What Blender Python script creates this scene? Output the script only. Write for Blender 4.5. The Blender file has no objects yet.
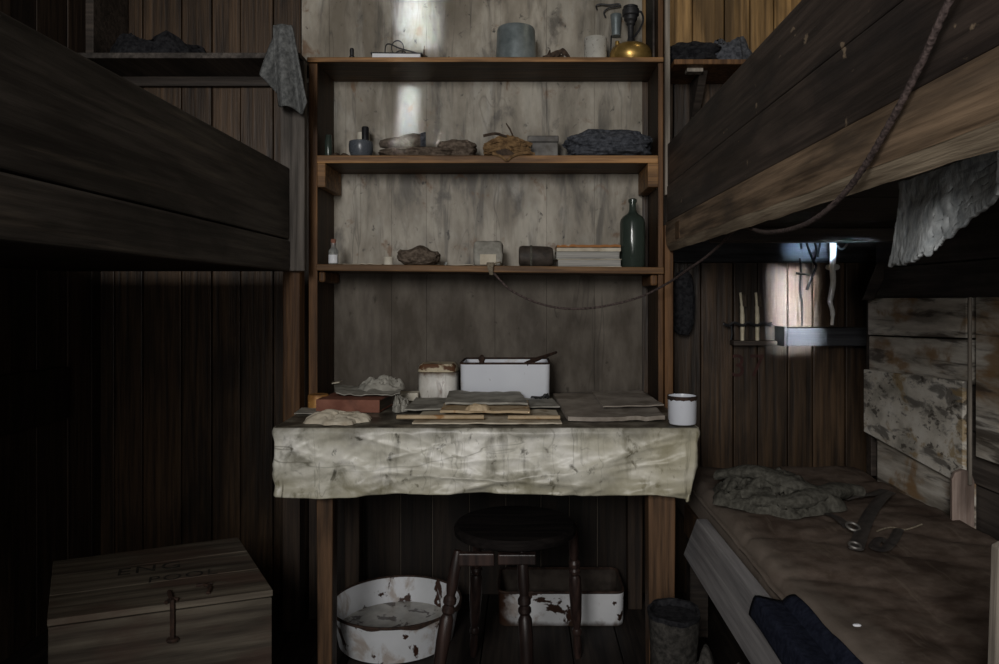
import bpy, bmesh, math, random
from mathutils import Vector, Matrix, Euler, noise
random.seed(7)
R = math.radians
F, CX, CY, H = 740.0, 526.0, 297.0, 1.15
SC = bpy.context.scene
COL = SC.collection

def P(px, py, Y):
    return Vector(((px - CX) * Y / F, Y, H + (CY - py) * Y / F))
def PX(px, Y): return (px - CX) * Y / F
def PZ(py, Y): return H + (CY - py) * Y / F
def N(x, y, z): return noise.noise(Vector((x, y, z)))
def FB(x, y, z): return N(x, y, z) + .5 * N(2.1*x, 2.1*y, 2.1*z) + .25 * N(4.3*x, 4.3*y, 4.3*z)

# ------------------------------------------------------------------ meshes
class MB:
    def __init__(s):
        s.bm = bmesh.new()
        s.t = s.bm.faces.layers.float.new('tint')
    def _tint(s, faces, t):
        if t:
            for f in faces: f[s.t] = t
    def hexa(s, p, tint=0.0):
        v = [s.bm.verts.new(q) for q in p]
        fs = [s.bm.faces.new([v[i] for i in q]) for q in
              ((0,3,2,1),(4,5,6,7),(0,1,5,4),(1,2,6,5),(2,3,7,6),(3,0,4,7))]
        s._tint(fs, tint); return v
    def box(s, x0, x1, y0, y1, z0, z1, tint=0.0, M=None):
        p = [Vector(q) for q in ((x0,y0,z0),(x1,y0,z0),(x1,y1,z0),(x0,y1,z0),(x0,y0,z1),(x1,y0,z1),(x1,y1,z1),(x0,y1,z1))]
        if M: p = [M @ q for q in p]
        return s.hexa(p, tint)
    def lathe(s, prof, seg=32, c=(0,0,0), M=None, sx=1, sy=1, wob=0, seed=0, tint=0.0, rfun=None):
        rings = []
        for k, (r, z) in enumerate(prof):
            ring = []
            for i in range(seg):
                a = 2*math.pi*i/seg
                rr = r
                if wob: rr *= 1 + wob*FB(math.cos(a)*1.3+seed, math.sin(a)*1.3, z*9+seed)
                if rfun: rr *= rfun(a, z)
                q = Vector((rr*math.cos(a)*sx, rr*math.sin(a)*sy, z))
                if M: q = M @ q
                ring.append(s.bm.verts.new(q + Vector(c)))
            rings.append(ring)
        fs = []
        for a, b in zip(rings, rings[1:]):
            for i in range(seg):
                j = (i+1) % seg
                fs.append(s.bm.faces.new((a[i], a[j], b[j], b[i])))
        if prof[0][0] > 1e-6: fs.append(s.bm.faces.new(rings[0][::-1]))
        if prof[-1][0] > 1e-6: fs.append(s.bm.faces.new(rings[-1]))
        s._tint(fs, tint)
    def tube(s, pts, r, seg=8, flat=1.0, smooth=4, closed=False, rip=0):
        pts = [Vector(p) for p in pts]
        if smooth > 1 and len(pts) > 2:
            out = []
            n = len(pts)
            for i in range(n if closed else n-1):
                p0 = pts[(i-1) % n] if closed else pts[max(i-1, 0)]
                p1 = pts[i]; p2 = pts[(i+1) % n]
                p3 = pts[(i+2) % n] if closed else pts[min(i+2, n-1)]
                for k in range(smooth):
                    t = k/smooth
                    out.append(.5*((2*p1)+(p2-p0)*t+(2*p0-5*p1+4*p2-p3)*t*t+(3*p1-p0-3*p2+p3)*t**3))
            if not closed: out.append(pts[-1])
            pts = out
        n = len(pts); rings = []
        up = None
        for i, p in enumerate(pts):
            if closed: d = pts[(i+1) % n] - pts[i-1]
            else: d = pts[min(i+1, n-1)] - pts[max(i-1, 0)]
            if d.length < 1e-9: d = Vector((0,0,1))
            d.normalize()
            if up is None:
                up = Vector((0,0,1)) if abs(d.z) < .9 else Vector((1,0,0))
            x = d.cross(up)
            if x.length < 1e-6: x = d.orthogonal()
            x.normalize(); y = x.cross(d).normalized(); up = y
            rr = r[min(int(i*len(r)/n), len(r)-1)] if isinstance(r, (list, tuple)) else r
            if rip and i % 2: rr *= 1 - rip
            rings.append([s.bm.verts.new(p + x*rr*math.cos(2*math.pi*k/seg) + y*rr*flat*math.sin(2*math.pi*k/seg)) for k in range(seg)])
        m = n if closed else n-1
        for i in range(m):
            a, b = rings[i], rings[(i+1) % n]
            for k in range(seg):
                j = (k+1) % seg
                s.bm.faces.new((a[k], a[j], b[j], b[k]))
        if not closed:
            s.bm.faces.new(rings[0][::-1]); s.bm.faces.new(rings[-1])
    def grid(s, f, nu, nv):
        vs = [[s.bm.verts.new(f(i/nu, j/nv)) for j in range(nv+1)] for i in range(nu+1)]
        for i in range(nu):
            for j in range(nv):
                s.bm.faces.new((vs[i][j], vs[i+1][j], vs[i+1][j+1], vs[i][j+1]))
        return vs
    def slab(s, f, nu, nv, th):
        """closed thin sheet: f(u,v) gives the underside, th the thickness"""
        a = [[s.bm.verts.new(f(i/nu, j/nv)) for j in range(nv+1)] for i in range(nu+1)]
        b = [[s.bm.verts.new(Vector(f(i/nu, j/nv)) + Vector((0,0,th))) for j in range(nv+1)] for i in range(nu+1)]
        for i in range(nu):
            for j in range(nv):
                s.bm.faces.new((a[i][j], a[i][j+1], a[i+1][j+1], a[i+1][j]))
                s.bm.faces.new((b[i][j], b[i+1][j], b[i+1][j+1], b[i][j+1]))
        for i in range(nu):
            s.bm.faces.new((a[i][0], a[i+1][0], b[i+1][0], b[i][0]))
            s.bm.faces.new((a[i+1][nv], a[i][nv], b[i][nv], b[i+1][nv]))
        for j in range(nv):
            s.bm.faces.new((a[0][j+1], a[0][j], b[0][j], b[0][j+1]))
            s.bm.faces.new((a[nu][j], a[nu][j+1], b[nu][j+1], b[nu][j]))
    def heap(s, w, d, h, seed, nr=16, ns=56, fold=.45, freq=3.0, ang=0.0, pw=2.4, edge=.18, c=(0,0,0)):
        """crumpled heap standing on z=0"""
        rings = []
        ca, sa = math.cos(ang), math.sin(ang)
        for k in range(1, nr+1):
            r = k/nr; ring = []
            for i in range(ns):
                a = 2*math.pi*i/ns
                Rr = 1 + edge*FB(math.cos(a)*1.6+seed, math.sin(a)*1.6, seed*.7)
                x, y = r*Rr*math.cos(a), r*Rr*math.sin(a)
                u, v = ca*x+sa*y, -sa*x+ca*y
                q = FB(u*.8*freq*.5+seed, v*freq, seed*1.3)
                q2 = FB(u*.9*freq+seed*2, v*freq*1.2, seed); z = h*max(0, 1-r**pw)**.5*(.92+fold*q*.5-fold*.55*math.exp(-abs(q2)*9))*(.85+.4*N(x*1.5+seed, y*1.5, 3.3))
                if k == nr: z = 0
                ring.append(s.bm.verts.new(Vector((x*w/2, y*d/2, z)) + Vector(c)))
            rings.append(ring)
        top = s.bm.verts.new(sum((v.co for v in rings[0]), Vector())/ns)
        for i in range(ns): s.bm.faces.new((top, rings[0][i], rings[0][(i+1) % ns]))
        for a, b in zip(rings, rings[1:]):
            for i in range(ns):
                j = (i+1) % ns
                s.bm.faces.new((a[i], b[i], b[j], a[j]))
        s.bm.faces.new(rings[-1][::-1])
    def blob(s, w, d, h, seed, amp=.06, freq=4, e=3.0, lay=0, n=22, c=(0,0,0), M=None, zf=1.0):
        """rounded, crumpled cushion-like solid standing on z=0; lay = horizontal fold lines"""
        st = {}
        def vert(q):
            key = (round(q.x, 5), round(q.y, 5), round(q.z, 5))
            if key in st: return st[key]
            L = (abs(q.x)**e+abs(q.y)**e+abs(q.z)**e)**(1/e)
            g = q/L
            k = 1 + amp*FB(g.x*freq*.6+seed, g.y*freq+seed, g.z*freq*zf)
            if lay: k += .05*math.sin(g.z*math.pi*lay + 2*N(g.x*2+seed, g.y*2, 0)) 
            p = Vector((g.x*k*w/2, g.y*k*d/2, max(0, (g.z*k+1)*h/2)))
            if M: p = M @ p
            st[key] = s.bm.verts.new(p + Vector(c)); return st[key]
        for ax in range(3):
            for sg in (-1, 1):
                for i in range(n):
                    for j in range(n):
                        q4 = []
                        for a, b in ((0,0),(1,0),(1,1),(0,1)):
                            u = math.tan((-1+2*(i+a)/n)*math.pi/4); v = math.tan((-1+2*(j+b)/n)*math.pi/4)
                            t = [0,0,0]; t[ax] = sg; t[(ax+1)%3] = u*sg; t[(ax+2)%3] = v
                            q4.append(vert(Vector(t)))
                        if len(set(q4)) == 4: s.bm.faces.new(q4)
    def build(s, name, mat, parent=None, loc=None, rot=None, smooth=False, bevel=0, angle=40):
        bmesh.ops.recalc_face_normals(s.bm, faces=s.bm.faces)
        me = bpy.data.meshes.new(name)
        s.bm.to_mesh(me); s.bm.free()
        if smooth:
            for p in me.polygons: p.use_smooth = True
            try: me.set_sharp_from_angle(angle=R(angle))
            except Exception: pass
        me.materials.append(mat)
        o = bpy.data.objects.new(name, me); COL.objects.link(o)
        if parent: o.parent = parent
        if loc is not None: o.location = loc
        if rot is not None: o.rotation_euler = rot
        if bevel:
            m = o.modifiers.new('Bevel', 'BEVEL'); m.width = bevel; m.segments = 2; m.limit_method = 'ANGLE'
        return o

def tag(o, label=None, cat=None, group=None, kind=None):
    if label: o['label'] = label
    if cat: o['category'] = cat
    if group: o['group'] = group
    if kind: o['kind'] = kind
    return o
def thing(name, label, cat, loc=(0,0,0), rz=0, group=None):
    o = bpy.data.objects.new(name, None); COL.objects.link(o)
    o.empty_display_size = .05
    o.location = loc; o.rotation_euler = (0,0,rz)
    return tag(o, label, cat, group)
def struct(o): o['kind'] = 'structure'; return o
def RZ(a): return Matrix.Rotation(a, 4, 'Z')

# --------------------------------------------------------------- materials
def lerp3(c, k): return (c[0]*k, c[1]*k, c[2]*k, 1)
def mat(name, cols, sc=(8,8,8), detail=6, rough=.75, bump=.15, metal=0.0, spec=.3, coat=0.0, stains=(), pos=None,
        dist=0.0, alpha=None, sheen=0, veins=(), grads=(), lo=.36, hi=.64, gain=1.0):
    m = bpy.data.materials.new(name); m.use_nodes = True
    nt = m.node_tree; nd = nt.nodes; L = nt.links
    b = nd['Principled BSDF']
    tc = nd.new('ShaderNodeTexCoord')
    def mp(scale, off=0):
        q = nd.new('ShaderNodeMapping'); q.inputs['Scale'].default_value = scale
        q.inputs['Location'].default_value = (off, off*1.7, off*.6)
        L.new(tc.outputs['Object'], q.inputs['Vector']); return q
    def nz(scale, det, off=0, ds=0):
        q = nd.new('ShaderNodeTexNoise'); q.inputs['Scale'].default_value = 1
        q.inputs['Detail'].default_value = det; q.inputs['Roughness'].default_value = .6
        q.inputs['Distortion'].default_value = ds
        L.new(mp(scale, off).outputs[0], q.inputs['Vector']); return q
    n1 = nz(sc, detail, 0, dist)
    cr = nd.new('ShaderNodeValToRGB'); L.new(n1.outputs['Fac'], cr.inputs['Fac'])
    e = cr.color_ramp.elements
    while len(e) < len(cols): e.new(.5)
    for i, c in enumerate(cols):
        e[i].position = lo + (hi-lo)*i/max(1, len(cols)-1)
        e[i].color = lerp3(c, gain)
    out = cr.outputs['Color']
    rgh = None
    for k, st in enumerate(stains):
        c, s3, l, h = st[:4]; l, h = l-.04, l-.04+(h-l)*.85; fac = st[4] if len(st) > 4 else 1.0
        q = nz(s3, 5, 3.1*(k+1), .4)
        r = nd.new('ShaderNodeMapRange'); r.inputs['From Min'].default_value = l; r.inputs['From Max'].default_value = h
        r.inputs['To Max'].default_value = fac; r.interpolation_type = 'SMOOTHSTEP'
        L.new(q.outputs['Fac'], r.inputs['Value'])
        mx = nd.new('ShaderNodeMix'); mx.data_type = 'RGBA'
        L.new(r.outputs[0], mx.inputs[0]); L.new(out, mx.inputs[6]); mx.inputs[7].default_value = (*c, 1)
        out = mx.outputs[2]
    for k, (ax, g0, g1, c, fac, s3) in enumerate(grads):
        sx_ = nd.new('ShaderNodeSeparateXYZ'); L.new(tc.outputs['Object'], sx_.inputs[0])
        q = nz(s3, 5, 5.3*(k+1), .3)
        a1 = nd.new('ShaderNodeMath'); a1.operation = 'MULTIPLY_ADD'; a1.inputs[1].default_value = abs(g1-g0)*2.2
        L.new(q.outputs['Fac'], a1.inputs[0]); L.new(sx_.outputs[ax], a1.inputs[2])
        r = nd.new('ShaderNodeMapRange'); r.interpolation_type = 'SMOOTHSTEP'
        of = abs(g1-g0)*1.1
        r.inputs['From Min'].default_value = g0+of; r.inputs['From Max'].default_value = g1+of; r.inputs['To Max'].default_value = fac
        L.new(a1.outputs[0], r.inputs['Value'])
        mx = nd.new('ShaderNodeMix'); mx.data_type = 'RGBA'
        L.new(r.outputs[0], mx.inputs[0]); L.new(out, mx.inputs[6]); mx.inputs[7].default_value = (*c, 1)
        out = mx.outputs[2]
    for k, (c, s3, wd, fac) in enumerate(veins):
        q = nz(s3, 3, 7.7*(k+1), .3)
        sb_ = nd.new('ShaderNodeMath'); sb_.operation = 'SUBTRACT'; sb_.inputs[1].default_value = .5
        ab = nd.new('ShaderNodeMath'); ab.operation = 'ABSOLUTE'
        L.new(q.outputs['Fac'], sb_.inputs[0]); L.new(sb_.outputs[0], ab.inputs[0])
        r = nd.new('ShaderNodeMapRange'); r.inputs['From Min'].default_value = wd; r.inputs['From Max'].default_value = 0
        r.inputs['To Max'].default_value = fac
        L.new(ab.outputs[0], r.inputs['Value'])
        # break the lines up
        q2 = nz(tuple(v*.6 for v in s3), 3, 2.2*(k+1), 0)
        r2 = nd.new('ShaderNodeMapRange'); r2.inputs['From Min'].default_value = .45; r2.inputs['From Max'].default_value = .6
        L.new(q2.outputs['Fac'], r2.inputs['Value'])
        mu = nd.new('ShaderNodeMath'); mu.operation = 'MULTIPLY'
        L.new(r.outputs[0], mu.inputs[0]); L.new(r2.outputs[0], mu.inputs[1])
        mx = nd.new('ShaderNodeMix'); mx.data_type = 'RGBA'
        L.new(mu.outputs[0], mx.inputs[0]); L.new(out, mx.inputs[6]); mx.inputs[7].default_value = (*c, 1)
        out = mx.outputs[2]
    at = nd.new('ShaderNodeAttribute'); at.attribute_name = 'tint'
    ad = nd.new('ShaderNodeMath'); ad.operation = 'ADD'; ad.inputs[1].default_value = 1
    L.new(at.outputs['Fac'], ad.inputs[0])
    vm = nd.new('ShaderNodeVectorMath'); vm.operation = 'SCALE'
    L.new(out, vm.inputs[0]); L.new(ad.outputs[0], vm.inputs['Scale'])
    L.new(vm.outputs[0], b.inputs['Base Color'])
    b.inputs['Roughness'].default_value = rough
    b.inputs['Metallic'].default_value = metal
    b.inputs['Specular IOR Level'].default_value = spec
    b.inputs['Coat Weight'].default_value = coat; b.inputs['Coat Roughness'].default_value = .25
    if sheen: b.inputs['Sheen Weight'].default_value = sheen
    if bump:
        bp = nd.new('ShaderNodeBump'); bp.inputs['Strength'].default_value = bump; bp.inputs['Distance'].default_value = .01
        L.new(n1.outputs['Fac'], bp.inputs['Height']); L.new(bp.outputs[0], b.inputs['Normal'])
    return m
def wood(name, dark, light, axis='Z', rough=.6, bump=.3, spec=.3, stains=(), fine=60, gain=1.0, coat=0, veins=()):
    s = [fine, fine, fine]; s['XYZ'.index(axis)] = fine*.045
    mid = tuple((a+b)/2 for a, b in zip(dark, light))
    big = [5, 5, 5]; big['XYZ'.index(axis)] = 1.1
    st = [((dark[0]*.35, dark[1]*.35, dark[2]*.35), tuple(big), .48, .72, .75)] + list(stains)
    return mat(name, [dark, mid, light], tuple(s), 7, rough, bump, 0, spec, coat, st, gain=gain, veins=veins)

M = {}
M['back_board'] = wood('brown wall boards', (.026,.017,.011), (.095,.057,.031), 'Z', .45, .3, .35)
M['back_warm'] = wood('warm wall boards', (.12,.07,.026), (.36,.22,.09), 'Z', .5, .3, .3)
M['left_board'] = wood('dark left boards', (.018,.012,.009), (.055,.036,.024), 'Z', .6)
M['right_dark'] = wood('dark right boards', (.05,.042,.036), (.13,.11,.095), 'Y', .65)
M['floor'] = wood('dark floor boards', (.012,.009,.008), (.036,.027,.021), 'Y', .7)
M['panel'] = mat('weathered grey panel', [(.20,.175,.135), (.32,.285,.23), (.47,.43,.36)], (9,9,3.2), 10, .5, .10, 0, .3, 0,
    [((.16,.135,.10), (3.5,3.5,2.0), .5, .74, .8), ((.40,.375,.32), (14,14,3), .52, .8, .6), ((.075,.068,.058), (14,14,2.4), .53, .74, .75), ((.17,.085,.035), (13,13,11), .64, .78, .75),
     ((.05,.045,.04), (9,9,6), .60, .78, .7), ((.54,.53,.49), (5,5,2), .57, .78, .5), ((.025,.022,.02), (34,34,26), .66, .80, .9)],
    veins=[((.05,.045,.04), (7,7,.5), .010, .6), ((.07,.06,.05), (3,3,1), .007, .5)])
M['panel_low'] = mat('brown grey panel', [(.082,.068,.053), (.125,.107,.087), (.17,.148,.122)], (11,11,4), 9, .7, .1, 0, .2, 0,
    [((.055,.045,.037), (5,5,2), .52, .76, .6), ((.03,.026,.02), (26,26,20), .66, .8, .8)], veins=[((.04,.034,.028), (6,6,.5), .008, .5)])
M['shelf'] = wood('orange brown shelf wood', (.10,.048,.018), (.36,.19,.075), 'X', .55, .3, .3)
M['upright'] = wood('brown upright wood', (.09,.042,.017), (.24,.12,.048), 'Z', .6)
M['post_grey'] = wood('grey post wood', (.055,.047,.04), (.15,.13,.113), 'Z', .7)
M['bunk_left'] = wood('dark left bunk board', (.032,.027,.023), (.095,.082,.071), 'Y', .6, .3, .3,
    [((.17,.14,.11), (9,1.2,22), .62, .8, .6)])
M['bunk_right'] = wood('dark right bunk board', (.028,.02,.017), (.088,.064,.052), 'Y', .55, .35, .35,
    [((.015,.012,.012), (6,3,9), .5, .75, .8), ((.36,.27,.18), (44,16,26), .70, .76, .7)])
M['beam'] = wood('worn bunk beam', (.085,.055,.034), (.34,.235,.15), 'Y', .6, .4, .3,
    [((.06,.045,.035), (8,2.2,12), .5, .75, .8)])
M['lip'] = wood('lightened hewn beam underside', (.20,.15,.10), (.52,.42,.30), 'Y', .8, .5)  # lighter than the beam, paints in light caught on the hewn edge
M['dark_wood'] = wood('dark wood', (.03,.024,.02), (.08,.062,.05), 'X', .6)
M['table_leg'] = wood('table leg wood', (.045,.025,.013), (.15,.082,.042), 'Z', .6)
M['stool'] = wood('dark turned stool wood', (.016,.010,.009), (.055,.032,.026), 'Z', .4, .15, .4)
M['iron_wood'] = wood('blackened seat wood', (.005,.004,.004), (.015,.012,.011), 'X', .85, .2, .1)
M['crate'] = wood('greyish crate wood', (.075,.060,.046), (.20,.17,.13), 'X', .75, .35, .2,
    [((.10,.06,.045), (3,8,8), .52, .75, .7)], fine=40)
M['crate_ink'] = mat('faded black stencil ink', [(.010,.009,.008), (.05,.042,.033)], (50,50,50), rough=.9)
M['oilcloth'] = mat('stained white oilcloth', [(.50,.48,.40), (.72,.70,.61), (.92,.90,.84)], (7,7,9), 10, .36, .18, 0, .4, 0,
    [((.40,.37,.27), (3,3,5), .52, .76, .55), ((.15,.14,.095), (8,8,10), .56, .78, .8), ((.05,.045,.03), (28,28,20), .62, .76, .85), ((.10,.09,.06), (16,16,2.5), .60, .78, .6)], dist=.3,
    veins=[((.14,.13,.09), (1.6,1.6,7), .009, .7), ((.12,.11,.075), (5,5,1.2), .008, .6), ((.15,.14,.095), (16,16,1.3), .016, .5)],
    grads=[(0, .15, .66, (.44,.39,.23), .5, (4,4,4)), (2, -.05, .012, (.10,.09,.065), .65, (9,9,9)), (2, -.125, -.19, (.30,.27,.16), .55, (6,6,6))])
M['oilcloth_top'] = mat('grimy oilcloth top', [(.045,.04,.03), (.12,.105,.08), (.24,.22,.175)], (12,12,12), 7, .45, .1, 0, .3, 0,
    [((.03,.025,.02), (14,14,14), .5, .7, .7)])
M['enamel'] = mat('chipped white enamel', [(.70,.73,.80), (.80,.83,.89)], (3,3,3), 3, .25, .02, 0, .5, .3,
    [((.55,.47,.38), (14,14,9), .6, .78, .5), ((.06,.03,.02), (24,24,24), .70, .73, 1)])
M['enamel_rusty'] = mat('rusted white enamel', [(.64,.66,.68), (.78,.80,.84)], (4,4,4), 4, .35, .05, 0, .4, .2,
    [((.30,.20,.12), (13,13,9), .55, .72, .6), ((.05,.022,.014), (12,12,10), .64, .675, 1)])
M['enamel_tub'] = mat('badly chipped enamel', [(.58,.59,.60), (.74,.75,.77)], (4,4,4), 4, .35, .05, 0, .4, .2,
    [((.22,.15,.10), (11,11,9), .58, .74, .6), ((.04,.02,.013), (10,10,12), .60, .63, 1)], grads=[(0, -.13, -.20, (.045,.022,.014), 1, (12,12,12)), (2, .022, .0, (.05,.03,.02), .9, (12,12,9))])
M['enamel_can'] = mat('cracked cream enamel', [(.50,.48,.43), (.72,.70,.65)], (12,12,9), 5, .4, .05, 0, .4, .1,
    [((.30,.20,.11), (16,16,7), .56, .74, .6), ((.06,.028,.012), (13,13,5), .61, .66, .95)], veins=[((.07,.03,.015), (11,11,4), .022, 1), ((.12,.05,.02), (26,26,9), .02, .7)], grads=[(2, .075, .094, (.08,.04,.02), .8, (20,20,20))])
M['rust_in'] = mat('dark brown rusted lining', [(.030,.022,.017), (.085,.068,.055)], (14,14,14), 6, .7, .2)
M['rust'] = mat('dark rust', [(.018,.011,.009), (.06,.033,.022)], (60,60,60), 6, .8, .3)
M['rust_lid'] = mat('rusty cream tin lid', [(.52,.44,.30), (.66,.58,.42)], (10,10,10), 5, .6, .2, 0, .3, 0, [((.13,.06,.03), (20,20,30), .55, .62, 1)])
M['basin_dirt'] = mat('dirty basin water', [(.34,.33,.30), (.56,.54,.50)], (14,14,14), 6, .22, .02, 0, .5, 0, [((.04,.022,.015), (16,16,16), .58, .66, .9)])
M['grey_tin'] = mat('dull galvanised tin', [(.14,.17,.175), (.27,.31,.32)], (14,14,14), 5, .45, .03, .35, .5)
M['dull_tin'] = mat('dark stained tin', [(.10,.095,.09), (.20,.19,.175)], (16,16,16), 6, .6, .05, .2, .4, 0, [((.06,.045,.03), (14,14,14), .5, .75, .7)])
M['brass'] = mat('aged brass', [(.36,.22,.06), (.60,.40,.13)], (18,18,18), 5, .32, .03, .75, .5, 0, [((.12,.07,.02), (22,22,22), .58, .75, .7)])
M['iron'] = mat('blackened iron', [(.018,.018,.02), (.05,.05,.052)], (40,40,40), 5, .5, .1, .4, .5)
M['pale_tin'] = mat('pale spotted tin', [(.42,.41,.37), (.56,.55,.50)], (12,12,12), 5, .6, .05, 0, .3, 0, [((.08,.06,.04), (60,60,60), .63, .70, 1)])
M['white_paper'] = mat('bright white paper', [(.78,.80,.84), (.88,.89,.92)], (20,20,20), 3, .6, .02)
M['old_paper'] = mat('aged cream paper', [(.50,.44,.34), (.68,.62,.50)], (16,16,16), 5, .8, .1, 0, .2, 0, [((.25,.17,.09), (9,9,9), .56, .74, .6)])
M['tan_paper'] = mat('tan paper', [(.44,.33,.20), (.62,.49,.33)], (14,14,14), 5, .8, .08, 0, .2, 0, [((.34,.15,.04), (12,12,12), .60, .7, .8)])
M['grey_paper'] = mat('grey printed paper', [(.28,.27,.235), (.46,.445,.395)], (16,16,16), 6, .75, .06, 0, .2, 0, [((.12,.11,.09), (9,9,9), .5, .72, .6)])
M['brown_paper'] = mat('brown grey paper', [(.27,.235,.20), (.44,.39,.335)], (9,9,9), 6, .75, .1, 0, .2, 0, [((.11,.085,.06), (6,6,6), .5, .7, .6)])
M['book_edge'] = mat('grey page edges', [(.22,.22,.21), (.52,.50,.46)], (3,3,230), 4, .85, .3)
M['book_cover'] = mat('torn orange cover', [(.50,.43,.33), (.60,.52,.41)], (8,8,8), 4, .7, .1, 0, .2, 0, [((.36,.14,.035), (14,22,22), .42, .52, .95)])
M['red_book'] = mat('faded red board', [(.19,.075,.05), (.29,.125,.085)], (20,20,20), 5, .7, .06, 0, .2, 0, [((.08,.04,.03), (10,10,10), .55, .75, .6)])
M['dark_page'] = mat('dark page block', [(.06,.045,.035), (.16,.13,.10)], (5,5,160), 4, .85, .2)
M['orange_tin'] = mat('rusty orange tin', [(.30,.13,.035), (.55,.29,.09)], (16,16,16), 5, .5, .06, .2, .4, 0, [((.12,.05,.02), (12,12,12), .55, .72, .7)])
def fabric(n, a, b, k=70, **kw): return mat(n, [a, b], (k,k,k), 6, .95, .35, 0, .1, 0, kw.get('st', ()), sheen=0)
M['cloth_grey'] = fabric('grey wool', (.085,.088,.088), (.19,.195,.192))
M['cloth_bluegrey'] = fabric('blue grey wool', (.035,.038,.046), (.105,.112,.13))
M['cloth_dark'] = fabric('dark cloth', (.010,.010,.012), (.032,.032,.035))
M['cloth_brown'] = fabric('grey brown wool', (.075,.056,.042), (.19,.15,.118))
M['cloth_olive'] = fabric('olive grey canvas', (.055,.052,.043), (.13,.124,.104))
M['cloth_sock'] = fabric('brown grey sock wool', (.07,.055,.044), (.165,.135,.11))
M['cloth_sack'] = fabric('dark sacking', (.022,.021,.019), (.065,.06,.054))
M['cloth_navy'] = fabric('navy cloth', (.008,.010,.02), (.02,.024,.042))
M['mattress'] = mat('brown mattress ticking', [(.10,.072,.055), (.17,.13,.105)], (22,22,22), 6, .95, .25, 0, .1, 0, [((.05,.032,.024), (5,5,5), .5, .72, .7), ((.22,.18,.14), (50,4,50), .6, .75, .35)], grads=[(0, -.20, -.33, (.21,.175,.145), .75, (8,3,8))])
M['plank_grey'] = wood('pale grey bunk plank', (.22,.21,.215), (.36,.345,.345), 'Y', .8, .2, .2)
M['straw'] = mat('dry straw', [(.09,.05,.022), (.27,.165,.075)], (50,50,50), 5, .8, .2)
M['stick'] = mat('dark twig', [(.03,.02,.015), (.09,.06,.04)], (60,60,60), 5, .8, .2)
M['hide'] = mat('pale fleece', [(.26,.28,.29), (.50,.52,.52)], (55,55,30), 8, 1.0, .5, 0, .1, 0, [((.22,.21,.20), (6,6,6), .60, .75, .6)])
M['leather'] = mat('dark leather', [(.025,.022,.022), (.065,.056,.05)], (40,40,40), 5, .5, .15, 0, .4)
M['leather_brown'] = mat('dark brown leather', [(.028,.022,.018), (.07,.055,.045)], (30,30,30), 5, .6, .2, 0, .3)
M['rope'] = mat('grey braided cable', [(.035,.025,.023), (.13,.095,.088)], (150,150,150), 4, .75, .4)
M['rope_red'] = mat('dark red cable', [(.05,.022,.025), (.12,.06,.06)], (120,120,120), 4, .6, .4)
M['string'] = mat('tan string', [(.16,.13,.09), (.30,.255,.19)], (200,200,200), 4, .9, .3)
M['white_tape'] = mat('white cotton tape', [(.84,.83,.78), (.95,.94,.91)], (60,60,60), 4, .8, .1)
M['ivory'] = mat('yellowed bone', [(.62,.54,.38), (.76,.69,.53)], (40,40,40), 4, .45, .02, 0, .4)
M['bristle'] = mat('dark bristle', [(.035,.026,.02), (.11,.085,.065)], (180,180,60), 4, .9, .4)
M['metal_ring'] = mat('worn steel', [(.16,.15,.14), (.28,.265,.245)], (40,40,40), 4, .55, .05, .7, .4)
M['ink_red'] = mat('dark red brush paint', [(.035,.014,.012), (.06,.022,.018)], (40,40,40), 4, .8, .05)
M['stained_white'] = mat('whitewashed stained boards', [(.30,.27,.225), (.58,.53,.455), (.80,.76,.68)], (14,3,22), 7, .55, .2, 0, .3, 0,
    [((.30,.16,.05), (5,4,7), .54, .68, .8), ((.06,.045,.035), (9,3,26), .54, .7, .85)])
M['peeling'] = mat('peeling stained board', [(.42,.39,.33), (.76,.71,.62), (.92,.88,.80)], (9,6,9), 7, .55, .2, 0, .3, 0,
    [((.10,.09,.08), (16,8,22), .53, .66, .8), ((.40,.27,.11), (6,7,12), .60, .68, .75), ((.05,.04,.03), (28,22,40), .62, .7, .8)])
M['pink_wood'] = wood('pinkish new wood', (.32,.23,.19), (.56,.44,.38), 'Z', .7)
M['pale_wood'] = wood('pale wood', (.22,.19,.155), (.42,.37,.31), 'Z', .8)
M['blue_board'] = wood('blackish painted board', (.022,.022,.025), (.06,.062,.068), 'X', .8, .2, .15)
M['cord_backlit'] = mat('backlit black cord', [(.002,.002,.002), (.006,.006,.006)], (90,90,90), 3, 1.0, 0, 0, 0.0)  # near black, paints the cords as backlit against the wall streak
M['cork'] = mat('red brown cork', [(.22,.09,.06), (.36,.17,.12)], (90,90,90), 4, .9, .2)
M['label'] = mat('cream paper label', [(.60,.56,.46), (.72,.68,.58)], (30,30,30), 4, .8, .05)
M['cap_black'] = mat('black stopper', [(.008,.008,.009), (.02,.02,.022)], (40,40,40), 3, .45, .05)
def glass(n, c, rough=.08, tr=.85):
    m = bpy.data.materials.new(n); m.use_nodes = True
    b = m.node_tree.nodes['Principled BSDF']
    nzt = m.node_tree.nodes.new('ShaderNodeTexNoise'); nzt.inputs['Scale'].default_value = 25
    r = m.node_tree.nodes.new('ShaderNodeMapRange'); r.inputs['To Min'].default_value = rough; r.inputs['To Max'].default_value = rough+.22
    m.node_tree.links.new(nzt.outputs['Fac'], r.inputs['Value']); m.node_tree.links.new(r.outputs[0], b.inputs['Roughness'])
    b.inputs['Base Color'].default_value = (*c, 1); b.inputs['Transmission Weight'].default_value = tr
    b.inputs['IOR'].default_value = 1.45
    return m
M['glass_green'] = glass('dusty green glass', (.085,.115,.095), .04, .6)
M['glass_clear'] = glass('dusty clear glass', (.62,.64,.62), .15, .7)
M['glass_bluegrey'] = glass('dark bluish glass', (.16,.18,.21), .15, .5)

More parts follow.
